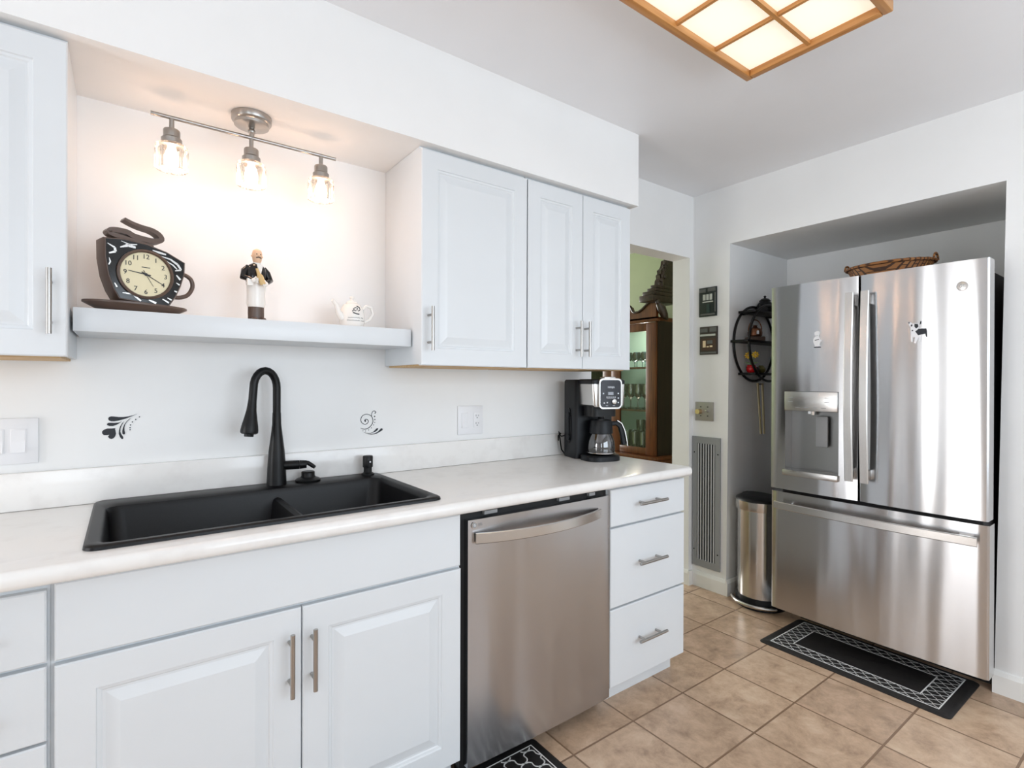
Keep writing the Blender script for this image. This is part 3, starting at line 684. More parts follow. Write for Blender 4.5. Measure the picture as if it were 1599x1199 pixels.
def dot(b, f, x, y, r): c = f(x, y); b.lathe([(r, -0.0012), (r, -0.0004)], (c[0], 0, c[1]), 12, axis='y')
def A(x, y): x /= 20; y /= 20; return (AX[0]*x+AX[1]*y+AX[2]+AX[3]*x*y, AZ[0]*x+AZ[1]*y+AZ[2]+AZ[3]*x*y)
def B_(x, y): x /= 20; y /= 20; return (BX[0]*x+BX[1]*y+BX[2]+BX[3]*x*y, BZ[0]*x+BZ[1]*y+BZ[2]+BZ[3]*x*y)
AX, AZ, BX, BZ = (0.0015731, 1.1e-06, -0.0720438, 0), (-3.94e-05, -0.0019162, 1.1996769, -1.1e-06), (0.0026316, 5.4e-06, 0.7052191, 0), (-5.64e-05, -0.0024804, 1.1926068, -1.9e-06)
b = MB()
for pts in ([(1300, 215), (1150, 265), (1000, 300), (850, 320), (700, 322), (560, 305), (460, 300), (395, 325), (370, 380), (400, 430), (470, 455), (560, 455), (680, 435), (800, 405), (900, 375), (1000, 340), (1150, 280)],
            [(800, 455), (700, 495), (560, 505), (440, 500), (370, 505), (330, 545), (350, 580), (420, 600), (520, 600), (620, 570), (710, 520)],
            [(870, 445), (800, 520), (740, 620), (705, 740), (700, 850), (735, 940), (780, 1000), (825, 1010), (845, 980), (830, 930), (780, 860), (750, 780), (755, 680), (790, 590), (850, 480)],
            [(1075, 350), (960, 440), (870, 560), (830, 660), (810, 760), (815, 840), (850, 870), (890, 860), (898, 810), (880, 740), (878, 650), (900, 560), (960, 470), (1060, 375)],
            [(600, 665), (480, 680), (350, 680), (250, 715), (190, 770), (190, 830), (240, 885), (330, 885), (410, 875), (370, 930), (400, 985), (470, 1005), (540, 985), (590, 920), (615, 840), (600, 750), (585, 700)]): outline(b, pts, A)
for x, y in [(1355, 315), (1235, 397), (1128, 475), (1068, 570), (1055, 655), (1055, 718)]: dot(b, A, x, y, 0.0018)
tag(b.build('wall_decal', ink_m, smooth=False), 'black heart and petals decal on the wall left of the faucet', 'wall decal')
b = MB()
blob(b, [B_(*p) for p in [(405, 545), (385, 520), (430, 490), (490, 530), (480, 600), (400, 650), (320, 620), (270, 550), (275, 450), (330, 370), (430, 335), (530, 355), (600, 410), (635, 520), (620, 620), (560, 710), (470, 780), (380, 800), (300, 785), (258, 762)]], [0.0035, 0.0022, 0.0022, 0.0024, 0.0024, 0.0028, 0.0015])
dot(b, B_, 398, 545, 0.0032); dot(b, B_, 703, 300, 0.0021)
blob(b, [B_(*p) for p in [(600, 410), (600, 320), (630, 250), (680, 230), (728, 268), (703, 302)]], [0.0022, 0.0022, 0.0028, 0.003])
for x, y, r in [(690, 403, .0028), (697, 498, .0023), (693, 590, .0018), (660, 668, .0018), (592, 760, .0018), (505, 825, .0019), (408, 857, .0015), (330, 850, .0013)]: dot(b, B_, x, y, r)
outline(b, [(310, 880), (420, 915), (560, 920), (640, 890), (700, 830), (760, 770), (800, 770), (790, 820), (730, 870), (650, 905), (560, 932), (420, 927)], B_)
outline(b, [(460, 940), (560, 950), (680, 935), (780, 890), (850, 820), (900, 770), (950, 790), (940, 830), (860, 880), (770, 930), (680, 960), (570, 970), (490, 957)], B_)
tag(b.build('wall_decal', ink_m, smooth=False), 'black spiral scroll decal on the wall between faucet and outlet', 'wall decal')

# ================================================================== COFFEE MAKER
cm = thing('coffee_maker', 'black and silver drip coffee maker with glass carafe at the counter end', 'coffee maker', (1.80, -0.25, 0.9145), math.radians(-16))
b = MB(); b.loops([rrect(-0.10, 0.10, 0.040, 0.173, 0.014, z, 5) for z in (0.0, 0.368)] + [rrect(-0.095, 0.095, 0.044, 0.168, 0.012, 0.376, 5)], True, True)
b.build('water_tank', blackp_m, cm, local=True)
b = MB(); b.loops([[(p[0], p[1], z) for p in rrect(-0.088, 0.088, -0.088, 0.06, 0.06, 0, 8)] for z in (0.0, 0.020)] + [rrect(-0.082, 0.082, -0.082, 0.05, 0.055, 0.026, 8)], True, True)
b.build('base_plate', blackp_m, cm, local=True)
b = MB(); b.loops([rrect(-0.068, 0.068, -0.06, 0.045, 0.03, z, 6) for z in (0.205, 0.255)], True, True); b.build('brew_basket', black_m, cm, local=True)
b = MB(); b.loops([rrect(-0.086+k, 0.086-k, -0.095, 0.045, [0.012, 0.012, 0.003, 0.003], z, 5) for k, z in ((0.014, 0.252), (0.004, 0.26), (0.0, 0.355))], True, True)
head = b.build('brew_head', handle_m, cm, local=True)
b = MB(); b.loops([rrect(-0.087, 0.087, -0.096, 0.045, [0.014, 0.014, 0.003, 0.003], z, 5) for z in (0.3555, 0.372)]+[rrect(-0.08, 0.08, -0.088, 0.045, 0.012, 0.378, 5)], True, True); b.build('lid', blackp_m, cm, local=True)
b = MB(); b.box(-0.03, 0.03, -0.103, -0.06, 0.3785, 0.389, 0.004); b.build('lid_tab', handle_m, cm, local=True)
def rr2(x0, x1, z0, z1, r, seg=6): return [(p[0], p[1]) for p in rrect(x0, x1, z0, z1, r, 0, seg)]
b = MB(); b.prism(rr2(-0.060, 0.058, 0.243, 0.381, 0.020), 'y', -0.109, -0.0955); b.build('panel_frame', handle_m, cm, local=True)
b = MB(); b.prism(rr2(-0.053, 0.051, 0.250, 0.374, 0.016), 'y', -0.1115, -0.1092); pn = b.build('control_panel', mat('panel_navy', rgb(22, 26, 36), 0.2), cm, local=True)
lit = mat('panel_print', rgb(222, 226, 232), 0.5)
text('logo_text', 'NINJA', 0.013, pn, face_mtx((0.0, -0.1118, 0.341), '-y'), lit)
b = MB(); b.prism([(-0.016, 0.306), (0.012, 0.306), (0.012, 0.320), (-0.016, 0.320)], 'y', -0.1122, -0.1116); b.build('display', mat('lcd_grey', rgb(150, 156, 165), 0.3), pn, local=True)
b = MB(); b.lathe([(0.0115, -0.1116), (0.0115, -0.1165), (0.009, -0.1175)], (0.015, 0, 0.276), 24, axis='y'); b.build('dial_knob', handle_m, pn, local=True)
for i, (x, z) in enumerate([(-0.040, 0.313), (0.037, 0.313), (-0.036, 0.270), (-0.020, 0.272), (0.037, 0.272), (0.037, 0.292)]):
    MB().lathe([(0.0032, -0.1116), (0.0032, -0.1124)], (x, 0, z), 14, axis='y').build('button', lit, pn, local=True)
for k in range(5): MB().box(-0.024+k*0.0105, -0.0195+k*0.0105, -0.1122, -0.1116, 0.294, 0.299).build('indicator', lit, pn, local=True)
b = MB(); b.prism([(-0.024, 0.2905), (0.022, 0.2905), (0.022, 0.2915), (-0.024, 0.2915)], 'y', -0.1121, -0.1116); b.build('size_line', lit, pn, local=True)
for x in (-0.022, 0.014): MB().box(x-0.006, x+0.006, -0.1122, -0.1116, 0.2565, 0.2585).build('panel_mark', lit, pn, False, local=True)
# scoop clipped on the tank side
b = MB(); side = [(0.075+p[0], p[1]) for p in []]
P = []
for i in range(24):
    a = 2*PI*i/24; P.append((0.108+0.022*math.cos(a)*(1 if abs(math.sin(a)) > 0.3 else 0.95), 0.155+0.085*math.sin(a)))
b.prism(P, 'x', -0.1035, -0.0995); sc_ = b.build('scoop_holder', black_m, cm, local=True)
b = MB(); b.lathe([(0.014, -0.1035), (0.014, -0.108), (0.010, -0.110)], (0, 0.108, 0.205), 20, axis='x'); b.lathe([(0.016, -0.1035), (0.016, -0.110), (0.012, -0.112)], (0, 0.108, 0.098), 20, axis='x')
b.prism([(0.101, 0.10), (0.115, 0.10), (0.113, 0.205), (0.103, 0.205)], 'x', -0.108, -0.1036); b.build('scoop', blackp_m, sc_, local=True)
# carafe
b = MB(); b.lathe([(0.050, 0.0285), (0.062, 0.034), (0.066, 0.055), (0.062, 0.090), (0.050, 0.122), (0.047, 0.134)], (0, -0.022, 0), 36, cap1=False); cf = b.build('carafe', carafe_m, cm, local=True)
b = MB(); b.lathe([(0.0475, 0.128), (0.0545, 0.126), (0.0535, 0.150), (0.050, 0.180), (0.046, 0.188), (0.020, 0.190)], (0, -0.022, 0), 36); b.build('carafe_collar', blackp_m, cf, local=True)
b = MB(); b.bar([(0.045, -0.035, 0.170), (0.070, -0.043, 0.172), (0.086, -0.048, 0.158), (0.096, -0.051, 0.122), (0.104, -0.054, 0.072)], (0.3, 0.95, 0), 0.020, 0.022); h_ = b.build('carafe_handle', blackp_m, cf, local=True)
b = MB(); b.bar([(0.072, -0.044, 0.185), (0.092, -0.050, 0.172), (0.106, -0.054, 0.140), (0.1145, -0.057, 0.100), (0.119, -0.058, 0.066)], (0.3, 0.95, 0), 0.021, 0.006); b.build('handle_trim', handle_m, h_, local=True)
b = MB(); b.tube([(0.064*math.cos(2*PI*i/40), -0.022+0.064*math.sin(2*PI*i/40), 0.036) for i in range(40)], 0.003, 8, True); b.build('carafe_band', handle_m, cf, local=True)
MB().cyl((0.0, -0.022, 0.2045), (0.0, -0.022, 0.190), 0.018, 0.012).build('drip_spout', chrome_m, cm, local=True)
b = MB(); b.tube([(-0.092, 0.165, 0.10), (-0.112, 0.175, 0.095), (-0.125, 0.172, 0.12), (-0.118, 0.176, 0.085), (-0.110, 0.174, 0.03), (-0.09, 0.176, 0.006)], 0.0035, 8); b.tube([(-0.112, 0.178, 0.11), (-0.13, 0.168, 0.10), (-0.127, 0.174, 0.075)], 0.0035, 8); b.build('power_cord', black_m, cm, local=True)

# ================================================================== FRIDGE
fr = thing('refrigerator', 'stainless steel french-door refrigerator in the alcove on the right', 'refrigerator', (3.1, -1.03, 0))
MB().box(2.785, 3.50, -1.430, -0.625, 0.100, 1.745, 0.004).build('case', fridgebody_m, fr, False)
MB().box(2.96, 3.48, -1.42, -0.64, 0.0, 0.0995).build('toe_grille', dark_m, fr, False)
MB().box(2.80, 2.95, -1.429, -1.335, 1.7455, 1.768, 0.005).build('hinge_cover', fridgebody_m, fr, False)
MB().box(2.80, 2.95, -0.72, -0.63, 1.7455, 1.768, 0.005).build('hinge_cover', fridgebody_m, fr, False)
def bulge(y, y0, y1, xf, h): u = (y-y0)/(y1-y0); return xf-h*(1-(2*u-1)**2)
def fdoor_piece(b, ya, yb, z0, z1, y0, y1, xf, xb, h, n=12, r0=False, r1=False):
    ys = [ya+(yb-ya)*i/n for i in range(n+1)]
    P = [(bulge(y, y0, y1, xf, h), y) for y in ys]
    if r0: P[0] = (xf+0.006, ya); P.insert(1, (xf+0.001, ya+(yb-ya)*0.012))
    if r1: P[-1] = (xf+0.006, yb); P.insert(len(P)-1, (xf+0.001, yb-(yb-ya)*0.012))
    b.prism(P+[(xb, yb), (xb, ya)], 'z', z0, z1)
XF, XBK, HB = 2.700, 2.776, 0.010
ZT, ZM = 1.769, 0.738
# left door (y from -1.010 to -0.608) with dispenser recess
YL0, YL1 = -1.0095, -0.608
dy0, dy1, dz0, dz1 = -0.931, -0.683, 0.83, 1.236
b = MB()
fdoor_piece(b, YL0, dy0, ZM, ZT, YL0, YL1, XF, XBK, HB, 4, r0=True)
fdoor_piece(b, dy1, YL1, ZM, ZT, YL0, YL1, XF, XBK, HB, 4, r1=True)
fdoor_piece(b, dy0, dy1, ZM, dz0, YL0, YL1, XF, XBK, HB, 8)
fdoor_piece(b, dy0, dy1, dz1, ZT, YL0, YL1, XF, XBK, HB, 8)
bmesh.ops.remove_doubles(b.bm, verts=b.bm.verts, dist=0.00005)
ld = b.build('door', fridge_m, fr, ang=25)
b = MB(); b.box(2.764, 2.775, dy0, dy1, dz0, dz1-0.09); b.build('recess_back', mat('recess_shaded_steel', rgb(140, 141, 140), 0.35, 1), ld, False)  # steel coloured darker to stand in for the shade of a deeper recess
b = MB(); b.box(2.682, 2.76, dy0+0.001, dy1-0.001, 1.140, dz1-0.001, 0.003); cp = b.build('dispenser_panel', handle_m, ld)
for i, (y, z) in enumerate([(-0.715, 1.205), (-0.715, 1.185), (-0.885, 1.205), (-0.885, 1.185), (-0.75, 1.157), (-0.79, 1.157), (-0.83, 1.157), (-0.87, 1.157)]):
    MB().box(2.6812, 2.6822, y-0.011, y+0.011, z-0.0012, z+0.0012).build('touch_key', gray_m, cp, False)
b = MB(); b.box(2.672, 2.764, dy0-0.004, dy1+0.004, dz0-0.016, dz0+0.014, 0.004); b.build('drip_tray', handle_m, ld)
MB().box(2.730, 2.742, -0.868, -0.812, 0.965, 1.115, 0.005).build('water_paddle', gray_m, ld)
b = MB(); b.cyl((2.735, -0.80, 1.1395), (2.735, -0.80, 1.120), 0.013, 0.011); b.box(2.72, 2.75, -0.795, -0.782, 1.125, 1.1395); b.build('spout', chrome_m, ld)
# right door
b = MB(); YR0, YR1 = -1.461, -1.0145; fdoor_piece(b, YR0, YR1, ZM, ZT, YR0, YR1, XF, XBK, HB, 14, True, True)
rd = b.build('door', fridge_m, fr, ang=25)
b = MB(); fdoor_piece(b, -1.465, -0.612, 0.120, 0.722, -1.465, -0.612, XF, XBK, HB, 20, True, True); fz = b.build('freezer_drawer', fridge_m, fr, ang=25)
def vhandle(parent, y):
    b = MB(); b.bar([(2.656-0.016*math.sin(PI*i/20), y, 0.83+0.86*i/20) for i in range(21)], (0, 1, 0), 0.034, 0.012); h = b.build('handle', handle_m, parent)
    for z in (0.865, 1.655): MB().box(2.655, 2.698, y-0.012, y+0.012, z-0.022, z+0.022, 0.003).build('handle_mount', handle_m, h)
vhandle(ld, -0.989); vhandle(rd, -1.051)
b = MB(); b.bar([(2.652-0.020*math.sin(PI*i/24), -1.438+0.788*i/24, 0.662) for i in range(25)], (0, 0, 1), 0.036, 0.012); h = b.build('handle', handle_m, fz)
for y in (-1.395, -0.695): MB().box(2.650, 2.698, y-0.022, y+0.022, 0.650, 0.674, 0.003).build('handle_mount', handle_m, h)
b = MB(); xb = 2.6945
b.lathe([(0.019, xb+0.003), (0.019, xb-0.001), (0.0165, xb-0.002)], (0, -1.379, 1.667), 28, axis='x'); bd = b.build('badge', handle_m, rd)
text('badge_text', 'GE', 0.016, bd, face_mtx((xb-0.0022, -1.379, 1.667), '-x'), gray_m, local=False)

# magnets
def poly_x(b, pts, x0, x1): b.prism(pts, 'x', x0, x1)
xm = bulge(-1.235, YR0, YR1, XF, HB)
mg = thing('dog_magnet', 'black and white little dog magnet on the right fridge door', 'magnet', (xm, -1.235, 1.445))
def D(x, y): return (-1.235-(x-1385)*0.00029, 1.493-(y-245)*0.00037)
b = MB(); poly_x(b, [D(*p) for p in [(1270, 120), (1300, 122), (1325, 145), (1360, 140), (1395, 150), (1415, 120), (1437, 122), (1430, 160), (1405, 180), (1400, 205), (1490, 205), (1500, 240), (1502, 310), (1488, 308), (1475, 275), (1440, 280), (1425, 350), (1405, 350), (1400, 300), (1385, 330), (1365, 370), (1345, 365), (1360, 300), (1330, 295), (1328, 355), (1308, 352), (1305, 230), (1300, 180), (1278, 150)]], xm-0.003, xm-0.0006)
d_ = b.build('body', whitepl_m, mg, False)
b = MB()
for pts in ([(1400, 207), (1490, 207), (1498, 240), (1500, 305), (1490, 300), (1480, 265), (1395, 280), (1360, 235)], [(1350, 145), (1392, 152), (1398, 185), (1370, 200), (1350, 180)], [(1272, 122), (1296, 124), (1284, 145)], [(1418, 122), (1435, 124), (1428, 155), (1412, 160)], [(1318, 215), (1334, 215), (1334, 230), (1318, 230)], [(1305, 160), (1322, 148), (1326, 165), (1310, 180)]):
    poly_x(b, [D(*p) for p in pts], xm-0.0038, xm-0.0029)
b.build('black_patches', ink_m, mg, False)
xm = bulge(-0.837, YL0, YL1, XF, HB)
mg = thing('chef_magnet', 'tiny white chef figure magnet on the left fridge door', 'magnet', (xm, -0.837, 1.446))
def D2(x, y): return (-0.837-(x-140)*0.00030, 1.487-(y-322)*0.00042)
b = MB(); poly_x(b, [D2(*p) for p in [(95, 405), (190, 405), (190, 395), (175, 380), (192, 345), (216, 335), (190, 318), (170, 295), (162, 275), (178, 262), (182, 238), (160, 226), (120, 226), (98, 240), (102, 262), (112, 275), (110, 290), (85, 310), (80, 340), (95, 370), (108, 390)]], xm-0.004, xm-0.0006)
b.build('body', whitepl_m, mg, False)
b = MB()
for pts in ([(95, 402), (190, 402), (190, 414), (95, 414)], [(108, 325), (170, 315), (172, 322), (110, 333)], [(118, 275), (126, 275), (126, 281), (118, 281)], [(140, 273), (148, 273), (148, 279), (140, 279)]): poly_x(b, [D2(*p) for p in pts], xm-0.0052, xm-0.0039)
b.build('dark_details', ink_m, mg, False)

# basket on the fridge
bk = thing('wicker_basket', 'oval brown wicker basket lying on top of the refrigerator', 'basket', (3.05, -1.015, 1.746))
b = MB(); b.lathe([(0.75, 1.7465), (0.80, 1.75), (0.93, 1.83), (1.0, 1.858), (0.97, 1.858), (0.90, 1.83), (0.77, 1.757)], (3.05, -1.015, 0), 48, 0.13, 0.182, cap1=True); b.build('bowl', wick_m, bk)
b = MB(); b.tube([(3.05+0.13*math.cos(2*PI*i/48), -1.015+0.185*math.sin(2*PI*i/48), 1.858+0.006*math.sin(i*PI)) for i in range(48)], [0.007+0.0015*(i % 2) for i in range(48)], 8, True); b.build('braided_rim', wick_m, bk)
for s_ in (-1, 1):
    b = MB(); b.tube([(3.05+0.03*math.cos(PI*k/8), -1.015+s_*(0.187), 1.858+0.030*math.sin(PI*k/8)) for k in range(9)], 0.005, 8); b.build('handle', wick_m, bk)

# ================================================================== TRASH CAN
tc = thing('trash_can', 'stainless half-round pedal trash can left of the refrigerator', 'trash can', (2.97, -0.415, 0))
def dshape(k, z, back=0.0, n=20):
    R = 0.140*k; L = []
    for i in range(n+1):
        a = PI/2+PI*i/n; L.append((2.97+R*math.cos(a), -0.415+R*0.98*math.sin(a), z))
    return L+[(2.97+0.085+back, L[-1][1], z), (2.97+0.085+back, L[0][1], z)]
b = MB(); b.loops([dshape(0.93, 0.06), dshape(0.93, 0.552)], True, True); b.build('body', can_m, tc, ang=50)
b = MB(); b.loops([dshape(1.0, 0.0), dshape(1.0, 0.03), dshape(0.95, 0.062)], True, True); b.build('base', blackp_m, tc, ang=50)
b = MB(); b.loops([dshape(0.99, 0.5525), dshape(1.0, 0.556), dshape(1.0, 0.603)], True, True); b.build('lid_band', can_m, tc, ang=50)
b = MB(); b.loops([dshape(1.0, 0.6035), dshape(0.98, 0.613), dshape(0.85, 0.622), dshape(0.4, 0.626)], True, True); b.build('lid', blackp_m, tc, ang=50)
b = MB(); b.box(3.0, 3.062, -0.555, -0.275, 0.0, 0.62, 0.008); b.build('hinge_back', blackp_m, tc)
b = MB(); b.tube([(2.97+0.158*math.cos(a), -0.415+0.155*math.sin(a), 0.028) for a in [PI*0.70+PI*0.62*i/14 for i in range(15)]], 0.010, 10); b.build('pedal', handle_m, tc)

# ================================================================== WALL PLATES ON THE FRIDGE WALL
XW_ = XW-0.0006
def wall_box(b, ya, yb, z0, z1, d, bev=0.0, base=0.0): b.box(XW_-base-d, XW_-base, ya, yb, z0, z1, bev); return b
t = thing('control_plate', 'brushed metal wall plate with a round brass knob above the vent', 'switch plate', (XW-0.004, -0.086, 1.041))
wall_box(MB(), -0.149, -0.022, 1.041, 1.158, 0.007, 0.002).build('plate', mat('satin_plate', rgb(172, 168, 162), 0.4, 0.4), t)
b = MB(); b.cyl((XW-0.008, -0.055, 1.098), (XW-0.036, -0.055, 1.098), 0.0165, 0.0155, 28); b.build('knob', brass_m, t)
b = MB(); b.cyl((XW-0.008, -0.110, 1.100), (XW-0.030, -0.110, 1.106), 0.007, 0.005, 16); b.build('toggle', handle_m, t)
for y in (-0.062, -0.110):
    for z in (1.072, 1.128): MB().cyl((XW-0.0076, y, z), (XW-0.0092, y, z), 0.004, 0.0035, 12).build('screw', dark_m, t)
t = thing('air_vent', 'tall grey return air grille with vertical slats beside the trash can', 'vent', (XW-0.005, -0.10, 0.13))
b = MB(); y0, y1, z0, z1 = -0.198, -0.0045, 0.130, 0.941
b.box(XW_-0.010, XW_, y0, y0+0.034, z0, z1); b.box(XW_-0.010, XW_, y1-0.034, y1, z0, z1); b.box(XW_-0.010, XW_, y0+0.034, y1-0.034, z0, z0+0.042); b.box(XW_-0.010, XW_, y0+0.034, y1-0.034, z1-0.042, z1); b.build('frame', gray_m, t, False)
MB().box(XW_-0.0012, XW_-0.0002, y0+0.034, y1-0.034, z0+0.042, z1-0.042).build('backing', dark_m, t, False)
for k in range(7):
    y = y0+0.034+(k+0.5)*(y1-y0-0.068)/7; MB().box(XW_-0.0105, XW_-0.0055, y-0.0030, y+0.0030, z0+0.042, z1-0.042).build('slat', mat('slat_grey', rgb(205, 206, 208), 0.4) if 'slat_grey' not in MATS else MATS['slat_grey'], t, False)
for y in (y0+0.015, y1-0.015):
    for z in (z0+0.10, z1-0.10): MB().cyl((XW_-0.0102, y, z), (XW_-0.012, y, z), 0.0045, 0.004, 12).build('screw', dark_m, t)
# two storefront plaques
def plaque(label, yc, z0, z1, w, base, style):
    t = thing('wall_plaque', label, 'wall plaque', (XW-0.004, yc, z0)); y0, y1 = yc-w/2, yc+w/2; h = z1-z0
    b = MB(); b.box(XW_-0.008, XW_, y0, y1, z0, z1, 0.0015); b.build('backboard', base, t)
    def relief(name, m, u0, u1, v0, v1, d=0.004):   # u from the left as seen, v from the top
        MB().box(XW_-0.008-d, XW_-0.0082, y1-u1*w, y1-u0*w, z1-v1*h, z1-v0*h, 0.0006).build(name, m, t, False)
    gl = mat('plaque_light', rgb(196, 200, 192), 0.4) if 'plaque_light' not in MATS else MATS['plaque_light']
    gy = mat('plaque_grey', rgb(96, 98, 96), 0.5) if 'plaque_grey' not in MATS else MATS['plaque_grey']
    wm = mat('plaque_warm', rgb(236, 216, 176), 0.4) if 'plaque_warm' not in MATS else MATS['plaque_warm']
    if style == 0:
        relief('cornice', gy, 0.05, 0.40, 0.05, 0.17); relief('cornice', gy, 0.52, 0.95, 0.03, 0.15)
        for k in range(3): relief('window', gl, 0.24+0.19*k, 0.38+0.19*k, 0.24, 0.44)
        relief('sign_board', gl, 0.22, 0.80, 0.48, 0.52); relief('door_panel', mat('plaque_teal', rgb(34, 58, 56), 0.4), 0.45, 0.62, 0.58, 0.86)
        relief('step', gy, 0.10, 0.92, 0.90, 0.96); relief('side_post', gy, 0.90, 0.96, 0.20, 0.86)
    else:
        relief('cornice', gy, 0.05, 0.46, 0.06, 0.20); relief('cornice', gy, 0.58, 0.96, 0.04, 0.20)
        relief('awning', gl, 0.04, 0.90, 0.27, 0.34); relief('shop_front', mat('plaque_brown', rgb(74, 52, 42), 0.4), 0.10, 0.92, 0.42, 0.86, 0.002)
        relief('window', wm, 0.20, 0.36, 0.50, 0.74, 0.005); relief('sign_board', gy, 0.44, 0.74, 0.50, 0.62, 0.005)
        relief('window', wm, 0.42, 0.54, 0.70, 0.74, 0.005); relief('window', wm, 0.60, 0.74, 0.68, 0.74, 0.005); relief('step', gy, 0.05, 0.95, 0.90, 0.97)
plaque('dark green storefront plaque, upper of the two on the wall by the doorway', -0.108, 1.688, 1.868, 0.122, mat('plaque_green', rgb(30, 40, 40), 0.4), 0)
plaque('brown storefront plaque, lower of the two on the wall by the doorway', -0.114, 1.452, 1.625, 0.122, mat('plaque_dark', rgb(60, 52, 48), 0.4), 1)

# ================================================================== ROUND SHELF IN THE ALCOVE
AY = -0.246; RC = (3.172, 1.520); RR = 0.232
rs = thing('round_wall_shelf', 'round black metal wall shelf with three boards beside the refrigerator', 'shelf', (3.17, -0.30, 1.28))
for y in (AY-0.010, AY-0.106):
    b = MB(); b.tube([(RC[0]+RR*math.cos(2*PI*i/64), y, RC[1]+RR*math.sin(2*PI*i/64)) for i in range(64)], 0.0075, 10, True); b.build('ring', black_m, rs)
for x0, x1, z in ((3.0, 3.345, 1.700), (2.915, 3.43, 1.519), (3.0, 3.345, 1.326)):
    MB().box(x0, x1, AY-0.112, AY-0.003, z, z+0.014, 0.001).build('board', black_m, rs)
for x in (3.03, 3.31):
    MB().box(x, x+0.012, AY-0.102, AY-0.014, 1.690, 1.6995).build('brace', black_m, rs)
# small things on it
cn = thing('black_canister', 'small black lidded pot on the top board of the round shelf', 'canister', (3.215, -0.30, 1.7142))
MB().lathe([(0.042, 0), (0.046, 0.01), (0.047, 0.045), (0.042, 0.058), (0.030, 0.072)], seg=24).build('body', black_m, cn, local=True)
b = MB(); b.lathe([(0.031, 0.0722), (0.034, 0.076), (0.022, 0.088), (0.008, 0.092), (0.005, 0.097), (0.009, 0.104), (0.003, 0.109)], seg=24); b.build('lid', black_m, cn, local=True)
b = MB(); b.tube([(-0.044, 0, 0.05), (-0.06, 0, 0.045), (-0.06, 0, 0.02), (-0.045, 0, 0.012)], 0.004, 8); b.build('handle', black_m, cn, local=True)
kt = thing('copper_kettle', 'small dark copper kettle lantern on the middle board of the round shelf', 'kettle', (3.10, -0.30, 1.5332), math.radians(-40))
b = MB(); b.box(-0.05, 0.05, -0.032, 0.032, 0, 0.026, 0.004); b.build('base', brown_m, kt, local=True)
b = MB(); b.lathe([(0.034, 0.0262), (0.041, 0.034), (0.042, 0.055), (0.034, 0.074), (0.016, 0.082), (0.010, 0.088), (0.014, 0.094), (0.004, 0.098)], seg=24); b.build('body', copper_m, kt, local=True)
b = MB(); b.tube([(0.040*math.cos(PI*i/14), 0, 0.062+0.068*math.sin(PI*i/14)) for i in range(15)], 0.003, 8); b.build('handle', copper_m, kt, local=True)
b = MB(); b.prism([(-0.006, 0.04), (0.006, 0.04), (0.006, 0.058), (0, 0.064), (-0.006, 0.058)], 'y', -0.046, -0.040); b.build('window', whitepl_m, kt, local=True)
fp_ = thing('flower_pot', 'red flower pot ornament with two yellow daisies on the bottom board', 'ornament', (3.050, -0.305, 1.3402), math.radians(-55))
MB().lathe([(0.019, 0), (0.027, 0.012), (0.029, 0.03), (0.023, 0.044), (0.020, 0.046)], seg=24).build('pot', red_m, fp_, local=True)
b = MB(); b.tube([(0, 0, 0.044), (-0.006, 0, 0.07), (-0.018, 0, 0.100)], 0.002, 8); b.tube([(0, 0, 0.044), (0.006, 0, 0.07), (0.022, 0, 0.104)], 0.002, 8)
for s_ in (-1, 1): b.prism([(0, 0.050), (s_*0.02, 0.064), (s_*0.042, 0.060), (s_*0.02, 0.054)], 'y', -0.004, 0.0)
b.build('stems', leaf_m, fp_, local=True)
for fx, fz_ in ((-0.018, 0.104), (0.022, 0.108)):
    b = MB()
    for k in range(8):
        a = 2*PI*k/8; b.tube([(fx+0.006*math.cos(a), -0.006, fz_+0.006*math.sin(a)), (fx+0.014*math.cos(a), -0.007, fz_+0.014*math.sin(a)), (fx+0.021*math.cos(a), -0.007, fz_+0.021*math.sin(a))], [0.003, 0.0055, 0.003], 8)
    fl = b.build('daisy', yellow_m, fp_, local=True)
    MB().ball((fx, -0.010, fz_), 0.007).build('daisy_center', tan_m, fl, local=True)
o = MB().lathe([(0.016, 0), (0.02, 0.008), (0.02, 0.034), (0.017, 0.036)], (3.118, -0.295, 1.3402), 20).build('small_mug', brown_m); tag(o, 'tiny dark brown cup right of the red flower pot', 'cup')
o = MB().lathe([(0.014, 0), (0.024, 0.01), (0.026, 0.026), (0.016, 0.040), (0.012, 0.046)], (3.182, -0.295, 1.3402), 20).build('small_jar', olive_m); tag(o, 'tiny olive green jar on the bottom board of the round shelf', 'jar')
st = thing('wooden_slats', 'pair of narrow cream wooden slats hanging below the round shelf', 'slats', (3.225, -0.27, 0.95))
for x0, x1, y in ((3.190, 3.232, -0.262), (3.228, 3.252, -0.272)):
    b = MB(); b.prism([(x0, 1.276), (x0+0.016, 1.276), (x1+0.016, 0.955), (x1, 0.955)], 'y', y-0.006, y); b.build('slat', cream_m, st, False)
b = MB(); b.cyl((3.213, AY-0.003, 1.270), (3.213, -0.285, 1.270), 0.003); b.build('peg', black_m, st)

